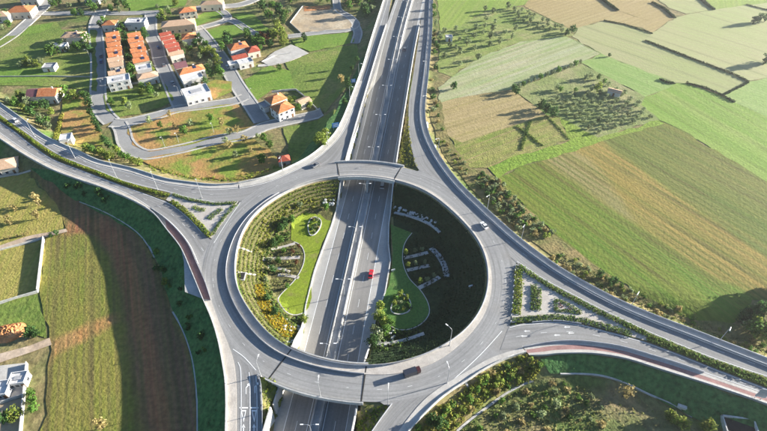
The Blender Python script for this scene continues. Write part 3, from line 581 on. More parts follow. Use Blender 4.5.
# ------------------------------------------------------------ retaining walls along the motorway
def wall_u(name, side, y0, y1, mode, label, mat='concrete_pale'):
    Y = np.arange(y0, y1+.1, 2.); u = (-mL(Y)-.25) if side < 0 else (mR(Y)+.25); P = mline(u, Y)
    ou = 2.6*side; t = np.maximum(hfun(P[:, 0]+ou, Y), hfun(P[:, 0]+ou*1.6, Y))
    top = np.maximum(t+(1.35 if mode == 'ramp' else .25), zm(Y)+.75)
    if mode == 'under': top = np.minimum(top, 6.65)
    z0 = zm(Y)-.45
    return tag(sweep(name, P, z0, top-z0, .45, M(mat)), label, 'wall')
iu = np.where(np.abs(C2[:, 0]-axis(C2[:, 1])) < 13)[0]; yT = C2[iu][C2[iu][:, 1] > 140][:, 1].max(); yTi = C0[C0[:, 1] > 140][:, 1].max()-2
yB = C2[iu][C2[iu][:, 1] < 140][:, 1].min(); yBi = C0[C0[:, 1] < 140][:, 1].min()+3
print('bridge span Y', yT, yTi, yBi, yB)
for sd_, nm in ((-1, 'left'), (1, 'right')):
    wall_u('retaining_wall', sd_, yT+1, 352, 'ramp', 'long pale retaining wall along the %s side of motorway beyond the far bridge' % nm)
    wall_u('retaining_wall', sd_, yBi+.5, yTi-.5, 'low', 'pale edge wall between the motorway and %s half of the sunken garden' % nm)
    wall_u('retaining_wall', sd_, 46, yB-1, 'ramp', 'pale retaining wall at %s edge of motorway below the near bridge' % nm)
    wall_u('abutment', sd_, yTi, yT+.6, 'under', 'concrete abutment on the %s under the far bridge' % nm, 'concrete')
    wall_u('abutment', sd_, yB-.6, yBi, 'under', 'concrete abutment on the %s under the near bridge' % nm, 'concrete')
# median barriers
for k, u in enumerate((-1.35, 1.35)):
    sweep_o = sweep('median_barrier', mline(u, Yg), zm(Yg)+.16, .95, .4, M('concrete'))
    tag(sweep_o, 'concrete barrier on the %s edge of the motorway median' % ('left', 'right')[k], 'barrier')
# ------------------------------------------------------------ guard rails and parapets on the upper level
def rail(P, label, h=.78, z=None, posts=3.0, kind='rail', closed=False):
    P = resample(P, 2.); zz = zup(P[:, 0], P[:, 1]) if z is None else np.full(len(P), z)
    root = empty('guard_rail', (float(P[0, 0]), float(P[0, 1]), float(zz[0]))); Q = P-P[0]
    o = sweep('beam', Q, zz-zz[0]+.14, h-.14, .16, M('galvanised'), root, closed)
    mb = MB()
    for p, z_ in zip(resample(Q, posts), np.interp(np.linspace(0, 1, len(resample(Q, posts))), np.linspace(0, 1, len(zz)), zz-zz[0])): mb.box((p[0], p[1], z_+h/2-.05), (.14, .14, h-.02))
    po = mb.build('posts', M('galvanised'), root); po['kind'] = 'stuff'
    return tag(root, label, 'guard rail')
def parapet(P, label, h=1.0, w=.3, base=-.6):
    P = resample(P, 2.); z = zup(P[:, 0], P[:, 1]); return tag(sweep('parapet_wall', P, z+base, h-base, w, M('concrete_pale')), label, 'wall')
ring_in = np.vstack([C0, C0[:1]]); ring_mid = np.vstack([C1, C1[:1]])
rail(offset(C0, .35)[np.r_[0:NR, 0]], 'metal guard rail round the inner rim of roundabout above the garden', .95, 8.0)
lowleft = [i for i in range(NR) if C1[i, 0] < axis(C1[i, 1])+14 and C1[i, 1] < 172]
k0 = max(range(len(lowleft)), key=lambda k: (lowleft[k]-lowleft[k-1]) % NR); lowleft = lowleft[k0:]+lowleft[:k0]
rail(C1[lowleft], 'metal guard rail between carriageway and inner footpath on left of roundabout', .8, 8.0)
parapet(P_E1a, 'pale parapet on village side of the road running to the left edge', .7)
parapet(P_E1b, 'pale parapet round the outside of the curving slip road by the kiosk', 1.0)
parapet(P_E1c, 'pale parapet on outer edge of the left slip road near the top', 1.0)
parapet(W(cr(E2C[:12], 90)), 'pale parapet above the shaded bank left of the roundabout', 1.0)
parapet(W(cr(E2C[11:], 70)), 'pale parapet along footpath of the road leaving at bottom left', 1.0)
rail(P_EO, 'metal guard rail along outer edge of road sweeping right past fields', .85)
rail(shift(P_EO, -2.8), 'metal guard rail between footpath and carriageway on the right-hand road', .8)
rail(B, 'metal rail on outer edge of the red cycle track', .9)
parapet(W(cr(SEO, 60)), 'pale parapet on outer edge of the road leaving at bottom centre', .9)
rail(W(cr(SEL, 20)), 'short metal rail beside shrub triangle below the near bridge', .8)
rail(W(cr(SWR, 30)), 'short metal rail on inner side of the bottom left road', .8)
rail(W(cr(EL1[2:5], 30)), 'low rail along the lower side of the paved right island', .6)

rail(W(cr(E2B[7:14], 60)), 'solid rail between the red footpath and carriageway left of roundabout', 1.15)
rail(W(cr(EL2[:8], 80)), 'solid rail between the carriageway and start of the red cycle track', 1.1)
# ------------------------------------------------------------ vegetation
material('leaf_olive', [(.17,.20,.10),(.23,.26,.14),(.31,.32,.19)], 1.2, 4, .85, rand=.3, fine=(3,.25), leafy=.35)
material('leaf_green', [(0.056,0.120,0.024),(0.096,0.176,0.032),(0.160,0.240,0.048)], 1.0, 4, .85, rand=.3, fine=(3,.25), leafy=.35)
material('leaf_yellow', [(.14,.19,.03),(.20,.24,.045),(.28,.27,.07)], .9, 4, .85, rand=.3, fine=(3,.25), leafy=.35)
material('leaf_dry', [(0.208,0.169,0.065),(0.325,0.260,0.104),(0.416,0.351,0.169)], .9, 4, .85, rand=.3, fine=(3,.25), leafy=.35)
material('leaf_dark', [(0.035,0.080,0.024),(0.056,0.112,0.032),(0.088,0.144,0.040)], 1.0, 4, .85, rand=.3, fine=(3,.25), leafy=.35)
material('leaf_red', [(.10,.035,.02),(.16,.06,.03),(.12,.09,.03)], 1.0, 4, .85, rand=.3, fine=(3,.25), leafy=.35)
material('cover_mix', [(0.094,0.156,0.022),(0.150,0.206,0.027),(0.237,0.237,0.035),(0.106,0.169,0.025)], .30, 6, .9, fine=(1.5,.3), leafy=.35)
material('cover_shade_dark', [(.016,.034,.014),(.024,.046,.017),(.034,.055,.022)], .30, 6, .9, fine=(1.5,.3), leafy=.35)  # leaf colour lowered to paint in the right garden's shade; hedgerows share it
material('cover_hedge', [(0.063,0.112,0.028),(0.112,0.168,0.042),(0.210,0.224,0.056)], .5, 6, .9, fine=(2,.3), leafy=.35)
material('cover_scrub', [(0.117,0.156,0.039),(0.195,0.208,0.065),(0.312,0.260,0.117),(0.169,0.208,0.052)], .35, 6, .9, fine=(1.5,.3), leafy=.35)
material('cover_yellow', [(.19,.21,.035),(.26,.25,.045),(.15,.19,.03)], .4, 6, .9, fine=(1.5,.25), leafy=.35)
material('cover_flower', [(.34,.25,.015),(.42,.29,.02),(.24,.22,.02)], .5, 5, .9, fine=(1.5,.2), leafy=.35)
material('bed_shaded', [(.018,.034,.014),(.028,.045,.018),(.038,.05,.024)], .25, 7, .95, .6, fine=(.8,.3), bump_scale=1.6)  # near-black soil tone holds the right slope's shade in its colour
material('bark', [(.09,.065,.045),(.14,.11,.08)], 3., 4, .95)
material('boulder', [(.40,.39,.38),(.52,.51,.50),(.62,.61,.60)], 1.2, 5, .9, .3, fine=(3,.12))
def leaf_quads(mb, c, r, n, size, rnd, squash=.8):
    for _ in range(n):
        d = Vector((rnd.gauss(0, 1), rnd.gauss(0, 1), rnd.gauss(0, 1))).normalized(); q = rnd.random()**.4
        p = Vector(c)+Vector((d.x*r*q, d.y*r*q, d.z*r*q*squash))
        nrm = (d+Vector((rnd.gauss(0,.6), rnd.gauss(0,.6), rnd.gauss(0,.6)+.3))).normalized()
        a = nrm.orthogonal().normalized(); b = nrm.cross(a); t = rnd.random()*6.28
        a, b = a*math.cos(t)+b*math.sin(t), b*math.cos(t)-a*math.sin(t); s = size*rnd.uniform(.55, 1.25); e = s*rnd.uniform(.5, .9)
        k = len(mb.v); mb.v += [tuple(p-a*s), tuple(p-b*e), tuple(p+a*s), tuple(p+b*e)]; mb.f.append((k,k+1,k+2,k+3))
def crown_mesh(name, seed, R, H, z0, lobes, per, leaf, conic=False):
    rnd = random.Random(seed); mb = MB()
    for i in range(lobes):
        a = rnd.random()*6.28; t = (i+.5)/lobes; zz = z0+H*t
        rr = R*(math.sqrt(max(0, 1-(2*t-1)**2))*.72 if not conic else (1-t)*.6+.12)*rnd.uniform(.5, 1.1)
        c = (rr*math.cos(a), rr*math.sin(a), zz+rnd.uniform(-.2, .2)*R)
        leaf_quads(mb, c, R*rnd.uniform(.36, .58)*(1 if not conic else .7), per, leaf, rnd)
    return mb.mesh(name)
def trunk_mesh(name, seed, h, r, spread, n=4):
    rnd = random.Random(seed); mb = MB(); lean = (rnd.uniform(-.15,.15), rnd.uniform(-.15,.15))
    mb.tube([(0,0,-.3), (lean[0]*.5, lean[1]*.5, h*.5), (lean[0], lean[1], h)], [r*1.3, r, r*.75], 7)
    for k in range(n):
        a = 6.28*k/n+rnd.random(); L = spread*rnd.uniform(.7, 1.1)
        mb.tube([(lean[0], lean[1], h*.85), (lean[0]+math.cos(a)*L*.5, lean[1]+math.sin(a)*L*.5, h+L*.55), (lean[0]+math.cos(a)*L, lean[1]+math.sin(a)*L, h+L*.9)], [r*.6, r*.4, r*.15], 5)
    return mb.mesh(name)
TREE = {}
for kind, mat, R, H, z0, lobes, per, leaf, th, tr, sp in (
    ('olive','leaf_olive',1.9,2.6,1.1,15,20,.34,1.3,.16,.9), ('round','leaf_green',2.3,3.4,1.4,17,22,.40,1.8,.18,1.1), ('yellow','leaf_yellow',2.2,3.2,1.0,16,22,.40,1.5,.16,1.),
    ('dry','leaf_dry',1.9,3.4,1.4,14,18,.34,2.0,.13,1.), ('dark','leaf_dark',2.4,4.2,1.2,18,22,.42,2.0,.2,1.), ('tall','leaf_green',1.5,7.0,1.0,20,20,.38,3.0,.16,.7), ('red','leaf_red',1.9,3.,1.1,14,18,.36,1.5,.14,.9)):
    TREE[kind] = [(crown_mesh('crown', 10*i+hash(len(kind)*7+int(R*10)) % 97, R, H, z0, lobes, per, leaf, kind == 'tall'), trunk_mesh('trunk', i+3, th, tr, sp), mat) for i in range(3)]
SHRUB = {}
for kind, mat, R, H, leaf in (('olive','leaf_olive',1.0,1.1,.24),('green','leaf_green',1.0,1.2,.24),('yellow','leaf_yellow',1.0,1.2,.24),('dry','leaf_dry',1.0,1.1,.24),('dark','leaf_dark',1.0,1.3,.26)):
    SHRUB[kind] = [(crown_mesh('shrub_foliage', 50+i*7+len(kind), R, H, .05, 9, 15, leaf), mat) for i in range(3)]
def tree(xy, kind, s, label, group=None, name='tree', rndk=[0], z=None, flat=1.):
    rndk[0] += 1; c, t, mat = TREE[kind][rndk[0] % 3]
    x, y = xy; r = empty(name, (x, y, gz(x, y) if z is None else z), random.random()*6.28); r.scale = (s*random.uniform(.9,1.1), s*random.uniform(.9,1.1), s*flat*random.uniform(.88,1.12))
    link('crown', c, M(mat), r); link('trunk', t, M('bark'), r)
    return tag(r, label, 'tree', group)
def shrub(xy, kind, s, label, group=None, rndk=[0], z=None):
    rndk[0] += 1; c, mat = SHRUB[kind][rndk[0] % 3]; x, y = xy
    o = link('shrub', c, M(mat)); o.location = (x, y, gz(x, y) if z is None else z); o.rotation_euler = (0, 0, random.random()*6.28); o.scale = (s*random.uniform(.85,1.15), s*random.uniform(.85,1.15), s*random.uniform(.8,1.15))
    return tag(o, label, 'shrub', group)
def clumps(name, pts, rmin, rmax, mat, n=7, seed=1, zf=None, kind='stuff', lift=.6, parent=None):
    """a mass of small leafy clumps joined in one mesh"""
    rnd = random.Random(seed); mb = MB(); P = np.asarray(pts); Z = (zf or hfun)(P[:, 0], P[:, 1])
    for (x, y), z in zip(P, Z):
        r = rnd.uniform(rmin, rmax); leaf_quads(mb, (x, y, z+r*lift), r, n, r*.55, rnd)
    o = mb.build(name, M(mat), parent)
    if kind: o['kind'] = kind
    return o
def in_poly(pts, poly): P = np.asarray(pts); return poly_in_dist(P[:, 0], P[:, 1], np.asarray(poly))[0]
def scatter(poly, spacing, jit=.4, seed=1, ang_=0.):
    r = np.random.default_rng(seed); P = np.asarray(poly); c = P.mean(0); R = np.hypot(*(P-c).T).max()+spacing
    g = np.arange(-R, R, spacing); A, B = np.meshgrid(g, g); q = np.c_[A.ravel(), B.ravel()]+r.uniform(-jit, jit, (A.size, 2))*spacing
    ca, sa = math.cos(ang_), math.sin(ang_); q = np.c_[q[:, 0]*ca-q[:, 1]*sa, q[:, 0]*sa+q[:, 1]*ca]+c
    return q[in_poly(q, P)]
def hedge(P, w, h, label, mat='cover_hedge', seed=3, zf=None, dens=1.0, name='hedge', cat='hedge'):
    P = resample(np.asarray(P), .40/dens); rnd = np.random.default_rng(seed); k = max(1, int(round(w/.75))); pts = []
    T = np.gradient(P, axis=0); T /= np.hypot(*T.T)[:, None]+1e-9; Nn = np.c_[-T[:, 1], T[:, 0]]
    for j in range(k): pts.append(P+Nn*((j+.5)/k-.5)*w+rnd.normal(0, .12, P.shape))
    o = clumps(name, np.vstack(pts), h*.45, h*.62, mat, 6, seed, zf, None, .8); return tag(o, label, cat)
U_ = lambda pts: W(pts)
zupf = lambda X, Y: zup(X, Y)
# --- hedged medians on the upper roads
mw = [tuple((np.array(a)+np.array(b))/2) for a, b in zip(cr(E1B[:9], 40), cr(E2A[:10], 40))]
mA, mB_ = W(cr(E1B[:9]+[(171,193.5)], 60)), W(cr(E2A[:10]+[(166,200)], 60))
structure(link('verge', strip_mesh('verge', mA, mB_, zup(mA[:,0],mA[:,1])+.14, zup(mB_[:,0],mB_[:,1])+.14, .3), M('mulch')))
hedge((mA*.6+mB_*.4), 1.6, 1.0, 'long clipped hedge along the median of the road to the left edge', 'cover_mix', 4, zupf)
eA, eB = W(cr(EM1[4:], 60)), W(cr(EL1[6:], 60))
structure(link('verge', strip_mesh('verge', eA, eB, zup(eA[:,0],eA[:,1])+.14, zup(eB[:,0],eB[:,1])+.14, .3), M('mulch')))
hedge(eA*.7+eB*.3, 1.6, 1.15, 'upper of two long hedges on median of the right-hand road', 'cover_hedge', 5, zupf)
hedge((eA*.25+eB*.75)[8:], 1.2, 1.0, 'lower of two long hedges on median of the right-hand road', 'cover_hedge', 6, zupf)
# --- triangular island on the left: paths and hedges
isl = [(171,193.5),(190,198.7),(214,202.7),(239,201.5),(224,222),(211.5,239),(203,231.5),(191,218.5),(176,205.5),(166,200)]
structure(drape('traffic_island', W(isl), M('paving_pink'), .152, 30., zup))
hedge(U_([(173,194.8),(190,200.2),(214,204.4),(236,203.2)]), 1.5, 1., 'hedge along the upper side of the triangular left island', 'cover_hedge', 7, zupf)
hedge(U_([(172,201.5),(184,210),(194,219.5),(205,231),(210.5,236.5)]), 2.2, 1., 'hedge along the lower left side of triangular left island', 'cover_mix', 8, zupf)
hedge(U_([(235,205.5),(226,216),(218,226),(212.5,235)]), 1.6, 1., 'hedge on roundabout side of the triangular left island', 'cover_hedge', 9, zupf)
hedge(U_([(194,207),(199,209.5),(205,210.5)]), 2.4, .8, 'small left planting bed inside the triangular left island', 'cover_mix', 10, zupf)
hedge(U_([(222,209.5),(215,214),(209,219.5)]), 2.6, .8, 'oblong planting bed inside the triangular left island', 'cover_hedge', 11, zupf)
# --- island on the right
isr = [(517,264),(543.6,281.5),(568,294.5),(595,308.5),(622,321),(647,333),(647,341),(625,334.5),(604,329),(581,323),(557,320),(532,321.5),(520,322.5),(511.5,323),(513,300),(515,280)]
structure(drape('traffic_island', W(isr), M('paving_pink'), .152, 30., zup))
hedge(U_([(519,266.5),(543.6,283.3),(568,296.5),(595,310.5),(622,323),(645,333.5)]), 2.0, 1.1, 'long hedge on the upper side of the paved right island', 'cover_hedge', 12, zupf)
hedge(U_([(513.5,321),(532,319),(557,317.5),(581,320.5),(604,326.5),(630,334)]), 2.6, 1.0, 'hedge along the lower side of the paved right island', 'cover_hedge', 13, zupf)
hedge(U_([(518,270),(518.5,285),(517.5,300),(516,314)]), 3.0, 1.0, 'tall planting strip at roundabout end of the right island', 'cover_mix', 14, zupf)
hedge(U_([(533.5,286),(533.5,298),(533,310)]), 2.0, 1.0, 'left of two hedge blocks standing on the right island', 'cover_hedge', 15, zupf)
hedge(U_([(539,289),(539,300),(538.5,310)]), 1.8, 1.0, 'right of two hedge blocks standing on the right island', 'cover_hedge', 16, zupf)
hedge(U_([(556,300),(555,311),(566,311),(581,313.5),(570,306),(557,300)]), 1.4, .9, 'triangular hedge round a flower bed on the right island', 'cover_hedge', 17, zupf)
clumps('flowers', scatter(U_([(558,303),(557,309),(574,311)]), .8, .4, 5), .3, .5, 'leaf_red', 6, 18, zupf)
# --- shrub wedges between slip roads and motorway
for k, (pl, mt, lb) in enumerate((([(264,378),(284,387),(279,405),(271,431),(268,450),(264,450),(264,410)], 'cover_mix', 0), ([(362,407),(390,406),(381,417),(370,431),(358,447),(356,431)], 'cover_mix', 0), ([(408,116),(409.5,136),(413,156),(418,168),(399,164),(402,140)], 'cover_yellow', 0), ([(357,138),(353,152),(345,160),(350,150)], 'cover_mix', 0))):
    poly = gpoly(pl); q = scatter(poly, 1.15, .35, 20+k)
    clumps('shrub_mass', q, .5, .9, mt, 7, 30+k)
# ------------------------------------------------------------ sunken garden
def gpc(pts, n=80): return gpoly(pts, n)
structure(drape('garden_bed', offset(C0, -.4)[::4], M('mulch'), .06, 2.0)) if False else None
lawnL = [(291,240),(291,224),(297,217),(306,212.6),(319.6,214),(326,220),(331.5,221),(329,231),(322.5,242),(316.5,260),(311,279),(312,299),(309,309),(305,312.5),(296,315),(287.5,313),(280,304),(279,297),(294,281),(302,268),(304.7,256),(302,247),(297,243)]
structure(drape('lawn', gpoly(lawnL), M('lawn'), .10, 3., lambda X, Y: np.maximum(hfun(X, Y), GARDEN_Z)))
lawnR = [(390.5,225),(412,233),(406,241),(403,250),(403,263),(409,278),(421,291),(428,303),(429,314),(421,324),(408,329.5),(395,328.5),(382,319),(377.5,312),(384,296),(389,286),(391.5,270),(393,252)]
structure(drape('lawn', gpoly(lawnR), M('lawn_shaded'), .10, 3., lambda X, Y: np.maximum(hfun(X, Y), GARDEN_Z)))
gardL = [i for i in range(NR) if C0[i, 0]-axis(C0[i, 1]) < -12.5]; 
def slope_pts(side, dmin, dmax, step, along, seed):
    out = []; r = np.random.default_rng(seed)
    for d in np.arange(dmin, dmax, step):
        C = offset(C0, -d); C = resample(np.vstack([C, C[:1]]), along); u = C[:, 0]-axis(C[:, 1])
        m = (u < -mL(C[:, 1])-.8) if side < 0 else (u > mR(C[:, 1])+.8); out.append(C[m]+r.normal(0, .06, C[m].shape))
    return np.vstack(out)
# beds under the planting
bedL = offset(C0, -.7); u = bedL[:, 0]-axis(bedL[:, 1])
def bed(side, mat, dz):
    C = bedL; uu = C[:, 0]-axis(C[:, 1]); m = (uu < -mL(C[:, 1])-.6) if side < 0 else (uu > mR(C[:, 1])+.6)
    ids = np.where(m)[0]; k = np.argmax(np.diff(np.r_[ids[-1]-NR, ids])); ids = np.r_[ids[k:], ids[:k]]; return drape('garden_bed', C[ids][::2], M(mat), dz, 1.6)
structure(bed(-1, 'mulch', .05)); structure(bed(1, 'bed_shaded', .05))
pl = slope_pts(-1, 1.3, 10.6, 1.5, .62, 1); clumps('groundcover', pl, .40, .55, 'cover_mix', 7, 41)
pr = slope_pts(1, 1.3, 16., 1.35, 1.45, 2); clumps('groundcover', pr, .45, .75, 'cover_shade_dark', 7, 42)
# yellow flowering band, lower left rim, and green band
clumps('groundcover', scatter(gpoly([(255,286),(262,284),(272,306),(290,325),(302,332),(298,341),(284,338),(268,322),(258,304)]), .62, .4, 43), .4, .6, 'cover_flower', 7, 43)
clumps('groundcover', scatter(gpoly([(263,222),(282,209),(304,200),(322,199),(318,206),(296,211),(279,224),(268,240),(262,262),(268,290),(262,292),(255,270),(256,245)]), 1.3, .45, 44), .5, .9, 'cover_yellow', 7, 44)
darkring = gpoly([(270,243),(281,226),(296,213),(291,224),(290,240),(279,245),(271,258),(268,280),(277,300),(283,312),(296,319),(308,314),(308,322),(292,326),(276,313),(266,293),(262,272),(263,255)])
clumps('groundcover', scatter(darkring, 1.25, .45, 45), .55, .95, 'cover_hedge', 8, 45)
clumps('groundcover', scatter(gpoly([(272,251),(294,245),(301,250),(303,256),(270,262)]), 1.5, .45, 46), .4, .8, 'cover_scrub', 7, 46)
clumps('groundcover', scatter(gpoly([(270,262),(301,260),(300,268),(296,276),(272,276)]), 1.5, .45, 47), .4, .8, 'cover_scrub', 7, 47)
clumps('groundcover', scatter(gpoly([(270,279),(297,279),(280,294),(274,291)]), 1.5, .45, 48), .4, .7, 'cover_scrub', 7, 48)
clumps('groundcover', scatter(gpoly([(404,243),(414,236),(436,240),(446,262),(446,282),(428,296),(412,278),(405,262)]), 1.5, .45, 49), .4, .8, 'cover_shade_dark', 7, 49)
clumps('groundcover', scatter(gpoly([(374,320),(381,319),(396,330),(410,331),(423,325),(420,338),(395,349),(372,352)]), 1.5, .45, 50), .5, .9, 'cover_hedge', 7, 50)
def gpath(pts, w, mat, label=None, n=30, dz=.16, thick=.25, name='path'):
    P = resample(np.array([gp(*p) for p in cr(pts, n)]), 1.5); a, b = shift(P, w/2), shift(P, -w/2)
    z = np.maximum(hfun(P[:,0],P[:,1]), np.maximum(hfun(a[:,0],a[:,1]), hfun(b[:,0],b[:,1])))+dz
    return structure(link(name, strip_mesh(name, a, b, z, z, thick+.4), M(mat)))
for q, w in (([(271,249.5),(283,247),(295,243.5)],1.6),([(262,259.5),(280,258.5),(300,257.5)],2.0),([(268,267),(282,269),(290,272)],1.6),([(278,275),(288,275.5),(299,278)],1.8),([(404,258),(416,255.5),(428,252.5)],2.0),([(407,270.5),(418,268),(429.5,265.5)],2.0),([(419,288),(430,282.5),(439.5,277)],2.2)):
    gpath(q, w*.8, 'paving' if q[0][0] > 380 else 'paving_pink', name='terrace_path')
gpath([(431,248),(438,255),(444,265),(447,277)], 2.4, 'concrete', name='terrace_path')
gpath([(394,213),(406,215.5),(420,220),(432,226),(440,233)], 1.2, 'concrete', name='terrace_path')
gpath([(377,346),(395,343),(410,339),(424,334)], 1.3, 'concrete', name='terrace_path')
gpath(lawnL[13:]+[(294,242)], .35, 'kerb_stone', name='lawn_edging', n=80)
gpath(lawnR[1:13], .3, 'kerb_stone', name='lawn_edging', n=80)
gpath([(239,247.5),(246,250),(252,252)], .8, 'paving_pink', name='steps_path'); gpath([(238,272),(246,273.5),(256,275)], .8, 'paving_pink', name='steps_path')
# service hatch and paved corner below the left rim
structure(drape('paved_corner', gpoly([(283,342),(291,340.5),(300,340),(299.5,345.5),(291,348)]), M('concrete_pale'), .12, 2.))
hx = gp(241.5,276.8)
mb = MB(); mb.box((0,0,.15), (3.0,3.8,.5)); hb = empty('service_hatch', (hx[0], hx[1], gz(*hx)+.1)); mb.build('kerb_frame', M('concrete'), hb); mb = MB(); mb.box((0,0,.42), (2.4,3.2,.08)); mb.build('cover', M('joint_black'), hb)
tag(hb, 'dark square service hatch on the left rim of the sunken garden', 'hatch')
# bush island beds with pale stone edging
def stone_ring(pts, label):
    P = gpoly(pts, 40); z = hfun(P[:,0], P[:,1])
    return tag(sweep('stone_edging', P, z-.1, .5, .4, M('kerb_stone'), closed=True), label, 'edging')
stone_ring([(308,226),(311,219),(316,217.5),(321,221),(320,228),(315,234.5),(310,235)], 'pale stone edging round shrub bed on the sunlit lawn')
stone_ring([(391,309),(394,300),(401,294),(408,298),(411,306),(408,312),(400,314.5),(393,313)], 'pale stone edging round shrub bed on the shaded lawn')
rr = random.Random(5)
for k, (px, py, kd, s) in enumerate([(310,224,'green',1.1),(313,220,'dry',1.0),(317,220,'olive',1.2),(319,224,'green',1.0),(316,227,'olive',1.2),(312,229,'dark',1.1),(314,232,'olive',1.0),(318,228,'dry',.8)]):
    shrub(gp(px, py), kd, s, 'shrub in the stone-edged bed on the sunlit garden lawn', 'shrubs in the sunlit lawn bed')
for k, (px, py, kd, s) in enumerate([(401,295,'yellow',1.7),(396,299,'green',1.4),(406,299,'yellow',1.5),(394,304,'yellow',1.3),(400,303,'olive',1.2),(407,305,'green',1.2),(403,309,'yellow',1.1),(396,310,'dark',1.3),(409,308,'dark',1.1)]):
    shrub(gp(px, py), kd, s, 'shrub in the stone-edged bed on the shaded garden lawn', 'shrubs in the shaded lawn bed')
for k, (px, py) in enumerate([(406,254),(414.5,252.5),(422,251)]): tree(gp(px, py), 'yellow' if k == 0 else 'olive', .55, '%s small tree from the left on top terrace of the shaded garden' % ORD[k].capitalize(), 'terrace trees', 'small_tree')
for k, (px, py) in enumerate([(408,267),(416,265),(425,264)]): tree(gp(px, py), 'yellow' if k == 0 else 'olive', .55, '%s small tree from the left on middle terrace of the shaded garden' % ORD[k].capitalize(), 'terrace trees', 'small_tree')
for k, (px, py) in enumerate([(420,282.5),(427,280.5),(434,277)]): tree(gp(px, py), 'yellow' if k == 0 else 'olive', .55, '%s small tree from the left on bottom terrace of the shaded garden' % ORD[k].capitalize(), 'terrace trees', 'small_tree')
# trees whose long shadows reach across the right-hand carriageway
LRG = [(380,309,'yellow',.9),(379,318,'yellow',1.0),(383,321,'round',.9),(374,332,'olive',1.0),(379,338,'olive',1.1),(385,334,'round',.9),(374,345,'dark',1.0),(384,324,'yellow',.9),(391,326,'round',.8)]
for k, (px, py, kd, s) in enumerate(sorted(LRG)): tree(gp(px, py), kd, s, '%s garden tree from the left beside right-hand carriageway near the lower bridge' % ORD[k].capitalize(), 'trees at lower right of the garden', 'garden_tree')
SLG = [(280,243,'round',.7),(275,247,'dark',.8),(270,262,'olive',.7),(284,252,'round',.5),(279,263,'round',.6),(293,253,'red',.5),(297,264,'red',.5),(273,272,'dark',.7),(284,272,'olive',.5),(288,288,'round',.5),(268,300,'dark',.7),(276,314,'dark',.7),(292,222,'round',.7),(286,226,'dark',.8),(300,207,'olive',.7),(326,210,'round',.7),(305,322,'yellow',.7),(282,231,'dark',.7),(266,281,'olive',.6),(299,248,'red',.5)]
for k, (px, py, kd, s) in enumerate(sorted(SLG)): tree(gp(px, py), kd, s, '%s small tree from the left among beds in the sunlit half of garden' % ORD[k].capitalize(), 'trees in the sunlit garden beds', 'garden_tree')
# pale boulders
BO = []
for i in range(4):
    bm = bmesh.new(); bmesh.ops.create_icosphere(bm, subdivisions=2, radius=.5); r2 = random.Random(i)
    for v in bm.verts: v.co *= r2.uniform(.75, 1.15); v.co.z *= .7
    me = bpy.data.meshes.new('boulder'); bm.to_mesh(me); bm.free(); BO.append(me)
def boulders(pts, smin, smax, label, group):
    for k, p in enumerate(pts):
        x, y = gp(*p); o = link('boulder', BO[k % 4], M('boulder')); s = random.uniform(smin, smax); o.location = (x, y, gz(x, y)+.15); o.scale = (s, s*random.uniform(.7,1.2), s*.9); o.rotation_euler = (0, 0, random.random()*6)
        tag(o, label, 'boulder', group)
r3 = random.Random(11)
boulders([(323+r3.random()*15, 200+r3.random()*6) for _ in range(16)], .9, 2., 'pale boulder beside the motorway in upper part of sunlit garden', 'boulders at top of the sunlit garden')
boulders([(394+t*40+r3.uniform(-2,2), 207.5+t*14+r3.uniform(-2.5,2.5)) for t in [i/27 for i in range(28)]], .7, 1.5, 'pale boulder in the curving line across the shaded garden slope', 'boulders on the shaded garden slope')
boulders([(373+r3.random()*22, 328+r3.random()*17) for _ in range(30)], .8, 1.7, 'pale boulder by the motorway at lower end of the shaded garden', 'boulders at the low right end of garden')
boulders([(284+r3.random()*20, 319+r3.random()*12) for _ in range(14)], .7, 1.5, 'pale boulder below the lawn at lower end of the sunlit garden', 'boulders at the low left end of garden')
# information post inside the shaded garden, small white signs
for (px, py), lb in (((470,288),'slim white marker post on the shaded garden slope'),((393,272),'white board on the shaded lawn edge beside the motorway')):
    x, y = gp(px, py); r = empty('marker_post', (x, y, gz(x, y)), .3); MB().box((0,0,.9), (.25,.25,1.8)).build('post', M('galvanised'), r); MB().box((0,-.1,1.5), (1.6,.1,.8)).build('board', M('paint_white'), r); tag(r, lb, 'sign')

# white posts along the roundabout end of the right island
PST = MB().tube([(0,0,0),(0,0,1.0),(0,0,1.08)], [.16,.15,.05], 8).mesh('post_body'); BND = MB().tube([(0,0,.72),(0,0,.86)], .165, 8).mesh('reflector_band')
P = resample(W([(515.5,266),(514,280),(512.5,296),(510.5,322)]), 2.6)
for k, (x, y) in enumerate(P[:20]):
    r = empty('bollard', (float(x), float(y), 8.0)); link('post_body', PST, M('paint_white'), r); link('reflector_band', BND, M('galvanised'), r)
    tag(r, '%s white bollard from the top at roundabout end of the right island' % ORD[k].capitalize(), 'bollard', 'bollards at the right island')
# ------------------------------------------------------------ village streets
def street(pts, w, mat='asphalt_street', side=1.1, n=40, dz=.16):
    P = resample(np.array([gp(*p) for p in cr(pts, n)]), 3.); a, b = shift(P, w/2), shift(P, -w/2)
    za, zb = hfun(a[:,0],a[:,1]), hfun(b[:,0],b[:,1]); z = np.maximum(za, zb)+dz
    structure(link('street', strip_mesh('street', a, b, z, z, .3), M(mat)))
    for s in ((1, -1) if side else ()):
        e, g = shift(P, s*(w/2-.02)), shift(P, s*(w/2+side)); zz = np.maximum(z, hfun(g[:,0],g[:,1])+.1)+.13
        structure(link('pavement', strip_mesh('pavement', e, g, zz, zz, .5), M('paving')))
street([(102,10),(97,20),(95.4,29),(96.7,42),(98,58),(98.5,77),(98,92),(99.5,104),(105,115),(112,122)], 7.2)
street([(151,13),(151,34),(157,47),(160,60),(169.4,81),(177,99),(181,107)], 6.8)
street([(112,123),(121,123.5),(132,122),(160,115),(177,109.5),(205,106),(232,102),(245,97)], 6.2, dz=.18)
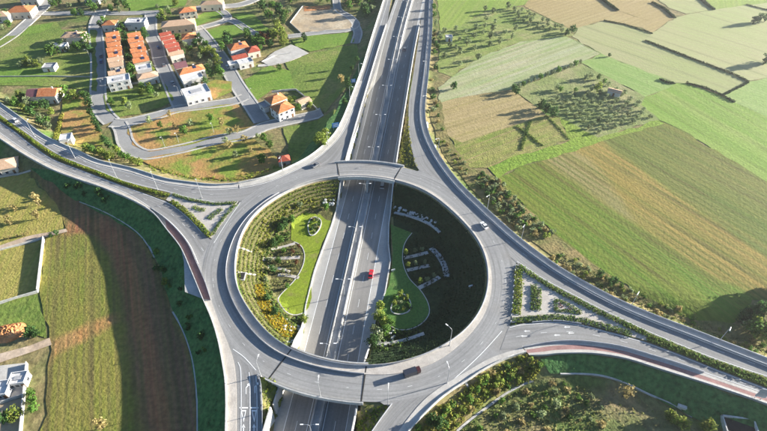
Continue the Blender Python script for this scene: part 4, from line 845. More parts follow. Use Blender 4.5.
street([(196,28),(202,34),(210,44),(218,54),(228.5,70),(236.5,84),(244.6,96),(253,108),(262,122)], 7.0, dz=.17)
street([(119,124),(123,131),(124.6,140),(130,148),(138,153),(150,155),(184,148.5),(217,140),(243.5,136),(263.6,127),(284,122),(305,117.6),(322,113.5)], 6.4, dz=.19)
street([(-15,52),(0,44),(13.5,35),(27,23),(40,11),(48,2),(54,-8)], 7.0)
street([(36,14),(60,13.7),(100,13.5),(130,13.5),(160,12.5)], 5.0, 'asphalt_street', .8, dz=.18)
street([(188,9.5),(205,8),(222,7),(238,5.4),(252,1),(268,-8)], 6.0, dz=.18)
street([(196,29),(214,24.5),(227,19.5),(225,14),(219,10)], 5.0, 'asphalt_street', .8, dz=.2)
street([(227,19.5),(236,22.5),(245,28.5),(256,35)], 4.6, 'asphalt_street', .8, dz=.21)
street([(288,37),(324,32.5),(345,30.5),(356,25.6),(350,17.5),(339,11),(336.6,3),(336,-8)], 4.2, 'asphalt_street', 1.0, dz=.18)
street([(356,27),(358,34),(355,44)], 4.5, 'asphalt_street', 1.0, dz=.2)
street([(258,66),(270,65),(287,61),(300,56)], 3.0, 'paving', 0, dz=.26)
# concrete drain channels at the foot of the banks
def drain(pts, w=.7): gpath(pts, w, 'concrete', n=80, dz=.16, name='drain_channel')
drain([(80,202),(98,209),(118,219),(137,232),(148,245),(155,258)]); drain([(173,312),(181,326),(188,343),(194,366),(197.5,400),(198,450)])
drain([(456,432),(470,420),(486,408),(504,395),(520,386),(533,381)]); drain([(560,373.5),(590,374),(610,377.5),(630,385),(650,394.5),(672,404),(692,417)])
drain([(332,147),(342,122),(350,98),(357,75),(362,58)], .5)
# sloping concrete chutes on the left bank
for a, b in (((193,316),(206,307)),((196,323),(209,315)),((203,347),(216,337)),((206,352),(219,346)),((208,392),(224,386)),((212,401),(224,394))): gpath([a, b], .6, 'concrete', n=8, dz=.2, name='drain_chute')
for a, b in (((87,190),(90,184)),((98,198),(104,190))): gpath([a, b], .6, 'concrete', n=8, dz=.2, name='drain_chute')
for a in ((470,388),(474,396)): pass
gpath([(466,383),(470,391),(474,399)], .7, 'concrete', n=12, dz=.2, name='drain_chute')

# ------------------------------------------------------------ houses
material('wall_cream', [(.62,.54,.44),(.70,.62,.52)], .6, 4, .9, rand=.12)
material('wall_white', [(.55,.53,.50),(.66,.64,.61)], .6, 4, .9, rand=.10)
material('wall_tan', [(.52,.40,.28),(.60,.48,.35)], .6, 4, .9, rand=.10)
material('tile_orange', [(.42,.13,.05),(.52,.19,.075),(.56,.25,.12)], .9, 6, .85, .3, fine=(4,.15), rand=.14, bump_scale=6)
material('tile_red', [(.30,.06,.04),(.40,.10,.06)], .9, 6, .85, .3, fine=(4,.15), rand=.1, bump_scale=6)
material('tile_purple', [(.16,.07,.08),(.22,.10,.11)], .9, 6, .85, .3, fine=(4,.15), bump_scale=6)
material('tile_tan', [(.46,.30,.19),(.54,.37,.25)], .9, 6, .85, .3, fine=(4,.15), rand=.1, bump_scale=6)
material('roof_grey', [(.30,.30,.31),(.38,.38,.39)], .7, 4, .9, fine=(2,.1))
material('roof_white', [(.50,.49,.48),(.62,.61,.60)], .5, 4, .9, fine=(1.5,.08))
material('glass_dark', [(.03,.035,.045),(.05,.055,.07)], .8, 2, .15, spec=.5)
material('door_wood', [(.16,.08,.04),(.22,.12,.06)], 2, 3, .6)
material('solar_blue', [(.02,.03,.07),(.03,.045,.10)], 2, 2, .2, spec=.5)
WIN = MB().box((0,0,0), (1.15,.12,1.25)).mesh('window'); FRM = MB().poly([(a*(.575 if q else .72), y, b*(.625 if q else .75)) for y in (-.09,.05) for q in (0,1) for a,b in ((-1,-1),(1,-1),(1,1),(-1,1))], [f for i in range(4) for f in ((i,(i+1)%4,4+(i+1)%4,4+i),(8+i,12+i,12+(i+1)%4,8+(i+1)%4),(i,8+i,8+(i+1)%4,(i+1)%4),(4+i,4+(i+1)%4,12+(i+1)%4,12+i))]).mesh('frame'); DOOR = MB().box((0,0,0), (1.05,.14,2.1)).mesh('door')
TANK = MB().tube([(-.6,0,.55),(.6,0,.55)], .32, 8).mesh('water_tank'); SOL = MB().poly([(-1,-1.2,.1),(1,-1.2,.1),(1,.4,.9),(-1,.4,.9),(-1,-1.2,.04),(1,-1.2,.04),(1,.4,.84),(-1,.4,.84)], [(0,1,2,3),(4,7,6,5),(0,4,5,1),(1,5,6,2),(2,6,7,3),(3,7,4,0)]).mesh('solar_panel')
def roof_mesh(kind, w, d, rh, ov=.3, t=.22):
    a, b = w/2+ov, d/2+ov; mb = MB()
    if kind == 'gable':   # ridge along x
        mb.poly([(-a,-b,0),(a,-b,0),(a,b,0),(-a,b,0),(-a,0,rh),(a,0,rh)], [(0,1,5,4),(2,3,4,5),(3,0,4),(1,2,5),(3,2,1,0)])
    elif kind == 'hip':
        r = max(a-b, .05) if a > b else .05; q = max(b-a, .05) if b > a else .05
        if a >= b: mb.poly([(-a,-b,0),(a,-b,0),(a,b,0),(-a,b,0),(-r,0,rh),(r,0,rh)], [(0,1,5,4),(2,3,4,5),(3,0,4),(1,2,5),(3,2,1,0)])
        else: mb.poly([(-a,-b,0),(a,-b,0),(a,b,0),(-a,b,0),(0,-q,rh),(0,q,rh)], [(0,1,4),(1,2,5,4),(2,3,5),(3,0,4,5),(3,2,1,0)])
    else:
        mb.box((0,0,.1), (w+.3,d+.3,.2))
        for s in (-1, 1): mb.box((0,s*(d/2+.02),.45), (w+.3,.2,.5)); mb.box((s*(w/2+.02),0,.45), (.2,d-.2,.5))
    return mb.mesh('roof')
def house(px, py, w, d, h, kind, rmat, wmat, rz, label, group=None, rh=1.6, wins=2, extra=None, name='house', floors=None):
    z = 3.2
    for _ in range(6): x, y = at(px, py, z+h+rh*.4); z = gz(x, y)
    r = empty(name, (x, y, z+.1), rz)
    wl = MB().box((0,0,h/2-.3), (w,d,h+.6)); wl.build('wall', M(wmat), r)
    rf = link('roof', roof_mesh(kind, w, d, rh), M(rmat), r); rf.location = (0, 0, h+.003)
    fl = floors or max(1, int(h/2.7))
    for f in range(fl):
        zz = 1.45+f*2.8
        for i in range(wins):
            xx = (i+.5)/wins*w-w/2
            if f == 0 and i == wins-1:
                o = link('door', DOOR, M('door_wood'), r); o.location = (xx, -d/2-.02, 1.1); continue
            o = link('window', WIN, M('glass_dark'), r); o.location = (xx, -d/2-.02, zz); g = link('frame', FRM, M('kerb_stone'), o)
        for s in (1, -1):
            n2 = max(1, int(d/4.5))
            for i in range(n2):
                o = link('window', WIN, M('glass_dark'), r); o.location = (s*(w/2+.02), (i+.5)/n2*d-d/2, zz); o.rotation_euler = (0, 0, math.pi/2); link('frame', FRM, M('kerb_stone'), o)
    if extra == 'chimney': MB().box((w*.22, d*.1, rh*.75), (.7,.7,rh*1.1)).build('chimney', M(wmat), rf)
    if extra == 'solar':
        zt = .2 if kind == 'flat' else rh*.55
        t = link('solar_panel', SOL, M('solar_blue'), rf); t.location = (w*.15, -d*.08, zt); k = link('water_tank', TANK, M('roof_white'), rf); k.location = (w*.15, d*.08+.6, zt+.5)
    if extra == 'rooflight': MB().box((0, 0, .32), (w*.45, d*.35, .25)).build('roof_opening', M('roof_grey'), rf)
    return tag(r, label, 'house', group)
def dirw(a, b): A, B = np.array(gp(*a)), np.array(gp(*b)); d = B-A; return math.atan2(d[1], d[0])
row1 = dirw((112.5,36),(117,77))+math.pi/2; row2 = dirw((134,36),(141,61))+math.pi/2; row3 = dirw((165,36),(178,58))+math.pi/2; st4 = dirw((218,54),(253,108))+math.pi/2
n = 7
for i in range(n):
    t = i/(n-1); tan = i >= 5
    house(112.3+3.6*t, 33.5+30*t, 8.6 if i % 2 else 7.6, 6.3, 5.6-.7*(i % 2), 'gable', 'tile_tan' if tan else 'tile_orange', 'wall_cream', row1, '%s terraced house from the top in the leftmost row of orange roofs' % ORD[i].capitalize(), 'terraced houses in the left row', 1.5, 2, 'solar' if i % 3 == 1 else 'chimney', 'terraced_house')
house(116.5,71.5,9.0,6.0,5.0,'gable','tile_tan','wall_white',row1,'White terraced house just below the tan roofs of left row','terraced houses in the left row',1.4,2,'solar','terraced_house')
house(118.5,79,12,8,5.4,'flat','roof_white','wall_white',row1,'Larger flat white house at the lower end of the left row','terraced houses in the left row',.5,3,'rooflight','terraced_house')
n = 6
for i in range(n):
    t = i/(n-1)
    house(134+6.6*t, 34+25*t, 9.0 if i % 2 else 7.8, 6.5, 5.6-.7*(i % 2), 'gable', 'tile_orange', 'wall_cream', row2, '%s orange-roofed terraced house from the top in the middle row' % ORD[i].capitalize(), 'terraced houses in the middle row', 1.5, 2, 'solar' if i % 2 else 'chimney', 'terraced_house')
house(143.5,67.5,8.5,6.5,5.2,'flat','roof_white','wall_white',row2,'Flat white house just below the last orange roof of the middle row','terraced houses in the middle row',.5,2,'rooflight','terraced_house')
house(147,74.5,11.5,7,4.6,'hip','tile_tan','wall_white',row2,'Tan-roofed white house at lower end of the middle row',None,1.4,3,None)
n = 6
for i in range(n):
    t = i/(n-1)
    house(165+11*t, 33.5+19*t, 8.4 if i % 2 else 7.2, 4.8, 5.8-.6*(i % 2), 'gable', 'tile_red' if i < 5 else 'tile_tan', 'wall_cream', row3, '%s narrow stepped house from the top in the right-hand terrace' % ORD[i].capitalize(), 'stepped houses in the right-hand terrace', 1.3, 2, 'chimney', 'terraced_house')
house(180,64,7,8,6,'gable','tile_purple','wall_cream',row3,'House with dark purple roof at the lower end of the stepped terrace',None,1.8,2,None)
house(190.5,68.5,15,7,6,'hip','tile_orange','wall_white',row3,'Long white house with a bright orange roof right of the stepped terrace',None,1.9,4,'solar')
house(192,77.5,12,6,4.2,'flat','roof_white','wall_white',row3,'Flat-roofed white wing below the bright orange roof',None,.5,4,None)
house(196,91,14,10,5.2,'flat','roof_white','wall_white',row3,'Square white flat-roofed house above the street corner',None,.5,4,'rooflight')
house(36.5,91.5,9,9,4.6,'gable','tile_purple','wall_cream',.05,'Purple-roofed left half of the farmhouse above the left road',None,2.2,2,None)
house(48.5,91,10,9,4.8,'gable','tile_orange','wall_white',.05,'Orange-roofed right half of the farmhouse above the left road',None,2.2,3,'chimney')
house(20,8,17,12,4.8,'hip','tile_orange','wall_cream',.1,'Pale orange hipped house at the top left',None,2.4,4,'solar')
house(1,13,12,10,4.6,'hip','tile_tan','wall_white',.1,'Tan-roofed white house cut by the left edge near the top',None,2,3,None)
house(73,34,14,9,4.6,'hip','tile_tan','wall_cream',.08,'Low tan house among trees left of the first street',None,1.6,3,'solar')
house(60,45.5,8,6,3.2,'flat','roof_white','wall_white',.05,'Small white flat building beside the dark meadow',None,.4,2,None)
house(49.5,66,7,6,2.6,'flat','roof_grey','wall_white',.1,'Small grey shed at the end of a field track',None,.4,1,None,'shed')
house(109.5,22,9,8,4.6,'hip','tile_orange','wall_white',.1,'Small orange-roofed house above the leftmost terrace row',None,1.8,2,None)
house(136,21,13,8,4.8,'flat','roof_white','wall_white',.08,'White flat-roofed house above the middle terrace row',None,.5,3,'solar')
house(127,24.5,7,6,3.2,'flat','roof_grey','wall_white',.08,'Dark flat annexe beside white house above the middle row',None,.4,1,None)
house(178,22,22,10,5.2,'hip','tile_tan','wall_tan',.25,'Large tan villa at top of the stepped terrace',None,1.8,5,'chimney')
house(187,9,12,9,5.4,'hip','tile_orange','wall_cream',.35,'Orange hipped house above the large tan villa',None,2,3,None)
house(188.5,35,9,9,4.8,'hip','tile_orange','wall_white',.3,'Orange hipped house in trees right of the stepped terrace',None,2,2,None)
house(237.5,45,12,9,5,'hip','tile_orange','wall_white',st4,'White house with orange hipped roof beside the sloping street',None,2,3,'solar')
house(252,48.5,8,8,4.2,'hip','tile_red','wall_cream',st4,'Small red-roofed house right of the sloping street',None,1.8,2,None)
house(239,56,9,6,3.6,'gable','tile_red','wall_white',st4,'Low pinkish-red gabled house by the paved drive',None,1.4,2,None)
house(235.5,62.5,9,5,2.8,'flat','roof_white','wall_white',st4,'Flat white carport at the kerb of the sloping street',None,.3,2,None,'carport')
house(245,61.5,9,6,3.2,'flat','roof_white','wall_white',st4,'Flat white outbuilding below the pinkish-red house',None,.4,2,None,'outbuilding')
house(275.5,97.5,10,8,5,'hip','tile_orange','wall_cream',st4+.2,'Upper orange roof of the villa at the street corner',None,1.8,2,'chimney')
house(282,106,10,9,5.4,'hip','tile_orange','wall_white',st4+.2,'Lower orange roof of the white villa at the street corner',None,2,3,None)
house(267,104,7,6,3,'flat','roof_grey','wall_white',st4+.2,'Grey flat garage beside the corner villa',None,.4,1,None,'garage')
house(303.5,100,7,6,3.4,'gable','tile_tan','wall_cream',st4+.2,'Small pinkish outhouse at far end of the villa garden',None,1.2,1,None,'outhouse')
house(283.5,157.5,5.5,4.5,3.4,'hip','tile_red','wall_cream',.25,'Little red-roofed kiosk in the shade beside the slip road',None,1.5,1,None,'kiosk')
house(2,163,12,9,3.6,'hip','tile_tan','wall_cream',.35,'Tan-roofed house at left edge just below the left road',None,2,4,None)
house(65.8,137.5,5.2,5.4,3.2,'flat','roof_white','wall_white',.3,'Small white box building beside the left road',None,.4,1,None,'box_building')
house(212,2,16,8,4.6,'hip','tile_tan','wall_cream',.1,'Tan house at the top beside a bend in the road',None,1.6,3,None)
house(449,36.8,4.2,3.4,2.6,'flat','roof_white','wall_white',.1,'Tiny white hut in the olive grove beside the ramp',None,.3,1,None,'hut')
house(615,90.5,7,4,2.6,'gable','tile_tan','wall_white',-.5,'Small white shed in the large orchard',None,.9,1,None,'shed')
house(18,378,5,4.2,2.6,'flat','roof_white','wall_white',.15,'White flat-roofed building with dark rooflight on the paved yard',None,.5,3,'rooflight')
house(1,388,4.6,5,2.6,'flat','roof_white','wall_white',.15,'White flat-roofed building at left edge of paved yard',None,.5,3,None)
house(92,-3,10,7,4.4,'flat','roof_grey','wall_white',.1,'Grey-roofed building at top edge above the first street',None,.5,3,None)
house(30,-3,12,8,4.6,'flat','roof_white','wall_cream',.1,'Pale flat-roofed building at the top edge on far left',None,.5,3,None)
# walls of the plots at the left, of the villa garden and the drive
def plot_wall(pts, h, label, mat='concrete_pale', w=.28, name='boundary_wall'):
    P = resample(np.array([gp(*p) for p in pts]), 2.); z = hfun(P[:,0],P[:,1]); return tag(sweep(name, P, z-.3, h+.3, w, M(mat)), label, 'wall')
plot_wall([(44.6,239),(38.5,292)], 1.9, 'tall white wall on right side of the square yellow plot')
plot_wall([(38.5,292.5),(18,298.5),(0,304),(-20,310)], 1.3, 'white wall along the lower side of square yellow plot')
plot_wall([(43.5,239.2),(20,245.5),(0,251),(-20,257)], 1.0, 'low white wall between dirt track and the square yellow plot')
plot_wall([(28,364),(25.5,392),(22,431),(20,455)], 1.7, 'white wall on right side of the paved yard at bottom left')
plot_wall([(24.5,396),(12,400),(-10,408)], 1.5, 'white wall along the lower side of the paved yard')
plot_wall([(272,93),(282,91.5),(296,90.5),(304,97),(318,111)], 1.2, 'white garden wall behind the corner villa')
plot_wall([(31,171.5),(18,175),(0,178),(-15,181)], 1.0, 'pale wall below tan house at left edge', 'concrete')
plot_wall([(107,88.5),(125,86),(142,83),(158,79.5)], 1.2, 'white wall behind the lower ends of the terrace rows')
plot_wall([(0,77.2),(50,76.8),(92,77.8)], .8, 'low pale wall running across the fields to the first street', 'concrete')
plot_wall([(303,6.5),(290,23.5),(301,33.5)], .9, 'low pale wall round the left of bare plot', 'concrete')
plot_wall([(262,62.5),(275,56.5),(290,54)], 1.0, 'white wall of the paved drive')
# orange spoil heap
hp = gpoly([(-8,342),(-8,329),(8,324),(24,322),(28,327),(22,336),(8,343)]); q = scatter(hp, .8, .3, 3); ctr = hp.mean(0)
bm = bmesh.new(); n_, m_ = 26, 10; P = crc([tuple(p) for p in hp], n_); rr = random.Random(2); rings = []
for j in range(m_+1):
    t = j/m_; rings.append([bm.verts.new((*(P[i]*(1-t)+ctr*t), gz(*(P[i]*(1-t)+ctr*t))+2.0*math.sin(t*1.45)*(1+rr.uniform(-.25,.25)) if t > 0 else gz(*P[i])-.1)) for i in range(n_)])
for j in range(m_):
    for i in range(n_): bm.faces.new((rings[j][i], rings[j][(i+1) % n_], rings[j+1][(i+1) % n_], rings[j+1][i]))
bmesh.ops.recalc_face_normals(bm, faces=bm.faces); me = bpy.data.meshes.new('spoil_heap'); bm.to_mesh(me); bm.free(); tag(link('spoil_heap', me, M('orange_soil')), 'heap of bright orange soil at the left edge', 'heap')
# hollow box structure at the lower right
bx = empty('tank_enclosure', (*gp(738,428), gz(*gp(738,428))+.4), -.15)
for (c, d) in (((0,2.6,-.6),(9.6,.4,4.4)),((-4.6,0,-.6),(.4,5.6,4.4)),((4.6,0,-.6),(.4,5.6,4.4)),((0,-2.6,-.6),(9.6,.4,4.4))): MB().box(c, d).build('wall', M('concrete_pale'), bx)
MB().box((0,0,.5),(8.8,4.8,.3)).build('floor', M('joint_black'), bx); tag(bx, 'open concrete tank enclosure with dark interior at lower right', 'tank')

# ------------------------------------------------------------ lamps
POLE = MB().tube([(0,0,-.2),(0,0,.8),(0,0,9.2)], [.16,.14,.08], 8).mesh('pole'); ARM = MB().tube([(0,0,9.1),(.25,0,9.6),(.9,0,9.9),(1.9,0,10.0)], .06, 6).mesh('arm'); HEAD = MB().box((2.3,0,10.0), (.95,.34,.16)).mesh('lamp_head')
BASEP = MB().box((0,0,.1), (.5,.5,.2)).mesh('base_plate')
def lamp(x, y, z, rz, label, double=False, group=None, s=1.):
    r = empty('street_lamp', (x, y, z), rz); r.scale = (s, s, s); link('pole', POLE, M('galvanised'), r); link('base_plate', BASEP, M('concrete'), r)
    for k in ((0, 1) if double else (0,)):
        a = link('arm', ARM, M('galvanised'), r); a.rotation_euler = (0, 0, math.pi*k); link('lamp_head', HEAD, M('paint_white'), a)
    return tag(r, label, 'street lamp', group)
k = 0
for Y in np.arange(66, 420, 27.5):
    if abs(Y-(yT+yTi)/2) < 8 or abs(Y-(yB+yBi)/2) < 8: Y += 11
    lamp(float(axis(Y)), float(Y), float(zm(Y))+.16, 0., '%s double-armed lamp post on motorway median counting from the bottom' % ORD[k].capitalize(), True, 'lamp posts on the motorway median'); k += 1
def uplamps(lst, toward, what, group):
    for i, (px, py) in enumerate(lst):
        x, y = at_up(px, py); t = at_up(*toward[i]); lamp(x, y, float(zup(x, y)), math.atan2(t[1]-y, t[0]-x), '%s lamp post from the left %s' % (ORD[i].capitalize(), what), False, group, .92)
uplamps([(35,137),(75,158),(117,178),(158,190),(202,198)], [(40,128),(80,150),(114,166),(154,178),(198,186)], 'in the hedge median of the left-hand road', 'lamps of the left-hand road')
uplamps([(261,376),(320.6,397),(388,405),(447,383)], [(266,362),(322,380),(389,386),(443,372)], 'on the outer kerb along the near side of roundabout', 'lamps on the near side of roundabout')
uplamps([(283,171),(328,146),(350,100.5),(359,77)], [(281,176),(333,152),(357,103),(365,79)], 'on outer kerb of the left slip road', 'lamps of the left slip road')
uplamps([(487,210),(521,239.5),(631,306),(719,341)], [(482,214),(517,246),(627,313),(716,348)], 'on outer kerb of the right-hand road', 'lamps of the right-hand road')
uplamps([(426,75),(426,110),(438,153)], [(420,76),(419,112),(432,156)], 'beside the right slip road', 'lamps of the right slip road')
x, y = at_up(449.5, 345.5); t = at_up(440, 338); lamp(x, y, 8.0, math.atan2(t[1]-y, t[0]-x), 'Lamp post on inner rim above the shaded garden at lower right')
for i, (px, py) in enumerate([(91,60),(104,90),(150,60),(180,97),(250,100),(214,133),(179,143),(165,147)]):
    x, y = gp(px, py); lamp(x, y, gz(x, y), [3.1,0,0,3.1,.5,-1.5,-1.5,-1.5][i], 'Slim village lamp post, %s from the left' % ORD[i], False, 'village lamp posts', .7)
# ------------------------------------------------------------ signs
material('sign_blue', [(.02,.16,.42),(.03,.20,.50)], 1, 2, .5)
material('sign_grey', [(.34,.36,.40),(.42,.44,.48)], 1, 2, .5)
def board(xy, z, w, h, zb, rz, mat, label):
    r = empty('road_sign', (xy[0], xy[1], z), rz)
    for s in (-1, 1): MB().box((s*w*.3, .12, (zb+h)/2-.1), (.16,.16,zb+h+.2)).build('post', M('galvanised'), r)
    MB().box((0,0,zb+h/2), (w,.1,h)).build('panel', M(mat), r)
    for j in range(3): MB().box((0,-.07,zb+h*(.22+.28*j)), (w*.7,.03,.16)).build('lettering_bar', M('paint_white' if mat == 'sign_blue' else 'galvanised'), r)
    return tag(r, label, 'sign')
board(gp(336,131), gz(*gp(336,131)), 3.6, 2.8, 2.2, .3, 'sign_blue', 'blue direction sign standing in shade beside the left slip road')
board(gp(353.5,85), gz(*gp(353.5,85)), 2.6, 2.2, 1.6, .3, 'sign_blue', 'smaller blue sign beside the left slip road further up')
x, y = at_up(757.5, 399); board((x, y), float(zup(x, y)), 3.0, 4.6, 1.4, -.25, 'sign_grey', 'large grey back of a road sign by the red cycle track')
r = empty('cabinet', (*gp(681,408), gz(*gp(681,408))), -.4); MB().box((0,0,.6),(2.4,.9,1.2)).build('body', M('paint_white'), r); MB().box((0,0,1.25),(2.6,1.1,.1)).build('lid', M('concrete_pale'), r); tag(r, 'small white cabinet beside the drain in the lower right bank', 'cabinet')

# ------------------------------------------------------------ vehicles
material('tyre', [(.015,.015,.015),(.02,.02,.02)], 2); material('rim_metal', [(.4,.4,.41),(.5,.5,.51)], 2, 2, .4, metallic=.6); material('lamp_glass', [(.7,.7,.66),(.8,.8,.75)], 2, 2, .2)
material('tail_red', [(.35,.02,.02),(.42,.03,.03)], 2, 2, .3)
for nme, c in (('red',(.55,.02,.03)),('white',(.75,.75,.74)),('grey',(.16,.165,.175)),('silver',(.45,.46,.47)),('blue',(.05,.10,.25)),('maroon',(.06,.016,.018)),('navy',(.03,.035,.05))): material('car_'+nme, [tuple(x*.95 for x in c), c], .5, 2, .3, spec=.6)
def loft(profile, halfw):       # profile: list of (y, z, half width)
    pass
def car_meshes(L, Wd, H, van=False):
    prof = [(-L/2,.35),(-L/2,.8),(-L/2+.9*(0.2 if van else 1),.95),(L/2-.05,.9),(L/2,.35)] if not van else [(-L/2,.35),(-L/2,1.0),(L/2,1.0),(L/2,.35)]
    mb = MB(); k = len(prof)
    for s in (-1, 1): mb.v += [(p[0], s*Wd/2*(1 if p[1] < .9 else .95), p[1]) for p in prof]
    mb.f += [tuple(range(k))[::-1], tuple(range(k, 2*k))]+[(i, (i+1) % k, k+(i+1) % k, k+i) for i in range(k)]
    body = mb.mesh('body')
    if van: cab = [(-L/2+.02,.98),(-L/2+.05,H),(L/2-1.0,H),(L/2-.35,.98)]
    else: cab = [(-L/2+.55,.92),(-L/2+1.05,H),(L/2-1.9,H),(L/2-1.15,.92)]
    def pr(c, w0, w1, nm):
        m = MB(); q = len(c)
        for s in (-1, 1): m.v += [(p[0], s*(w0 if p[1] < 1 else w1), p[1]) for p in c]
        m.f += [tuple(range(q))[::-1], tuple(range(q, 2*q))]+[(i, (i+1) % q, q+(i+1) % q, q+i) for i in range(q)]; return m.mesh(nm)
    cabin = pr(cab, Wd/2*.94, Wd/2*.8, 'windows')
    z0 = H-.06; top = pr([(cab[1][0]+.08, z0), (cab[1][0]+.08, H+.03), (cab[2][0]-.08, H+.03), (cab[2][0]-.08, z0)], Wd/2*.8, Wd/2*.8, 'roof')
    return body, cabin, top
CAR = car_meshes(4.3, 1.75, 1.45); VAN = car_meshes(5.2, 1.95, 2.15, True)
TY = MB().tube([(0,-.11,.32),(0,.11,.32)], .33, 12).mesh('tyre'); RM = MB().tube([(0,-.125,.32),(0,.125,.32)], .19, 8).mesh('rim'); HL = MB().box((0,0,0),(.08,.38,.18)).mesh('headlight')
def car(x, y, z, rz, col, label, van=False, group=None):
    b, c, t = VAN if van else CAR; L, Wd = (5.2, 1.95) if van else (4.3, 1.75)
    r = empty('van' if van else 'car', (x, y, z), rz); link('body', b, None, r).data; o = r.children[0] if r.children else None
    def part(nm, me, mat):
        ob = link(nm, me, None, r) if nm != 'body' else o
        if not ob.data.materials: ob.data.materials.append(None)
        ob.material_slots[0].link = 'OBJECT'; ob.material_slots[0].material = M(mat); return ob
    bpy.data.objects.remove(o) if o else None
    o = link('body', b, None, r); part('body', b, 'car_'+col); part('windows', c, 'glass_dark'); part('roof', t, 'car_'+col)
    for sx in (-1, 1):
        for sy in (-1, 1):
            w = link('wheel', TY, M('tyre'), r); w.location = (sx*L*.31, sy*(Wd/2-.1), 0); link('rim', RM, M('rim_metal'), w)
    for sy in (-1, 1):
        h = link('headlight', HL, M('lamp_glass'), r); h.location = (L/2+.0, sy*Wd*.34, .68); h = link('tail_light', HL, None, r); h.location = (-L/2-.0, sy*Wd*.36, .74); h.material_slots and None
        h.material_slots[0].link = 'OBJECT'; h.material_slots[0].material = M('tail_red')
    return tag(r, label, 'van' if van else 'car', group)
hd = math.atan2(1, .1245)
def mcar(px, py, col, label, fwd=True, van=False): x, y = at_mot(px, py); return car(x, y, float(zm(y))+.03, hd if fwd else hd+math.pi, col, label, van)
def ucar(px, py, to, col, label, van=False): x, y = at_up(px, py); t = at_up(*to); return car(x, y, float(zup(x, y))+.04, math.atan2(t[1]-y, t[0]-x), col, label, van)
mcar(371,275,'red','bright red car on the sunlit right-hand motorway carriageway',True)
mcar(382.7,186,'white','white van just past the far bridge on the right-hand carriageway',True,True)
mcar(404.5,50,'grey','dark grey car far up the right-hand motorway carriageway',True)
ucar(484,226.5,(470,210),'white','white car with long shadow on right side of the roundabout')
ucar(316,166,(305,172),'grey','dark car where the left slip road joins the roundabout')
ucar(16,121,(8,113),'white','white car at the far left of the left-hand road')
def scar(px, py, rz, col, label): x, y = gp(px, py); return car(x, y, gz(x, y)+.2, rz, col, label, False, 'cars parked in the village')
scar(101.3,57,row1+1.57,'grey','upper of two dark cars parked on the first street'); scar(101.6,62.5,row1+1.57,'blue','lower of two dark cars parked on the first street')
scar(158.5,48.5,row3+1.57,'blue','blue car parked on the street beside the stepped terrace'); scar(164,66,row3+1.57,'grey','grey car parked on the street below the stepped terrace'); scar(228,68,st4+1.57,'white','white car parked on the sloping street')
scar(173,84,row3+1.57,'silver','silver car parked at the lower end of second street')
# minibus / lorry on the near side of the ring
def lorry(px, py, to):
    x, y = at_up(px, py); t = at_up(*to); r = empty('lorry', (x, y, float(zup(x, y))+.04), math.atan2(t[1]-y, t[0]-x)); r.scale = (.74,.8,.8)
    MB().box((2.9,0,1.45),(1.7,2.2,2.1), taper=.92).build('cab', M('car_maroon'), r); MB().box((3.72,0,1.85),(.14,1.9,.75)).build('windscreen', M('glass_dark'), r)
    MB().box((-1.0,0,1.75),(5.8,2.35,2.3)).build('cargo_box', M('car_navy'), r); MB().box((0,0,.55),(7.2,1.6,.25)).build('chassis', M('tyre'), r)
    for sx in (2.7,-1.9,-2.9):
        for sy in (-1, 1): w = link('wheel', TY, M('tyre'), r); w.location = (sx, sy*1.0, 0); w.scale = (1.35,1.35,1.35); link('rim', RM, M('rim_metal'), w)
    for sy in (-1, 1): h = link('headlight', HL, M('lamp_glass'), r); h.location = (3.78, sy*.8, .9)
    return tag(r, 'maroon-cabbed lorry with long shadow on the near side of roundabout', 'lorry')
lorry(412,373.5,(424,369.5))
# ------------------------------------------------------------ trees standing where the survey shows them
def many(lst, kind, s0, s1, label, group, name='tree'):
    order = sorted(range(len(lst)), key=lambda i: lst[i][0]); n_ = len(lst)
    for i, p in enumerate(lst):
        lb = label
        if 2 <= n_ <= 20:
            k_ = order.index(i); lb = ('left ' if k_ == 0 else 'right ')+label if n_ == 2 else ORD[k_]+' '+label+' from the left' if len(label.split()) <= 12 else ORD[k_]+' '+label
        tree(gp(*p), kind if isinstance(kind, str) else kind[i % len(kind)], random.uniform(s0, s1), lb, group, name)
many([(485,11),(508,9),(493,14),(486,21),(495,24),(484.6,28),(476,30),(455.7,31),(465.8,34),(444,34),(492.7,31),(483,35),(504.8,34.6),(515.6,31),(490,39.4),(474,38.7),(459.7,41.4),(511.5,39.4),(467,46),(490,46.8),(499.4,44.7),(474.5,50.8),(460,55),(440,40),(478,60),(460,66),(444,58.5),(450,48),(456,50)], 'olive', .85, 1.25, 'olive tree in the loose grove beside the right slip road', 'olive trees in the loose grove', 'olive_tree')
tree(gp(453.6,89.5), 'dark', .9, 'lone dark tree with a long shadow left of the pale field')
po = gpoly([(511,11),(521,9),(566,29),(564,35),(538,31),(512,20)])
for p in scatter(po, 5.6, .28, 61, a5+.5): tree(p, 'olive', random.uniform(.75, 1.0), 'olive tree in the dense grove wedge above the pale field', 'olive trees of the dense wedge', 'olive_tree', flat=.8)
po = gpoly([(545,106),(560,97),(590,90),(603,95),(618,90),(640,101),(640,106),(655,119),(600,135),(566,118)])
for p in scatter(po, 5.2, .10, 62, a13+.25): tree(p, 'olive', random.uniform(.75, .95), 'orchard tree in the dense rows of the large orchard', 'trees in the rows of the large orchard', 'orchard_tree', flat=.7)
many([(514,90),(518,88),(523,86.5),(528,84),(534,82),(540,79.5),(546,77),(552,75),(558,73),(564,70.5),(570,68),(575,66),(580,64)], ['olive','olive','round'], .6, .9, 'tree in the row along upper edge of the large orchard', 'trees along the upper edge of the large orchard', 'edge_tree')
many([(514,92),(516,95)], 'dark', .8, 1.0, 'dark tree at the left corner of the large orchard', 'dark trees at orchard corner')
many([(540,109),(546,113),(553,117)], 'dark', .9, 1.1, 'tall dark tree shading the wheat field from the orchard edge', 'dark trees at lower left of the orchard')
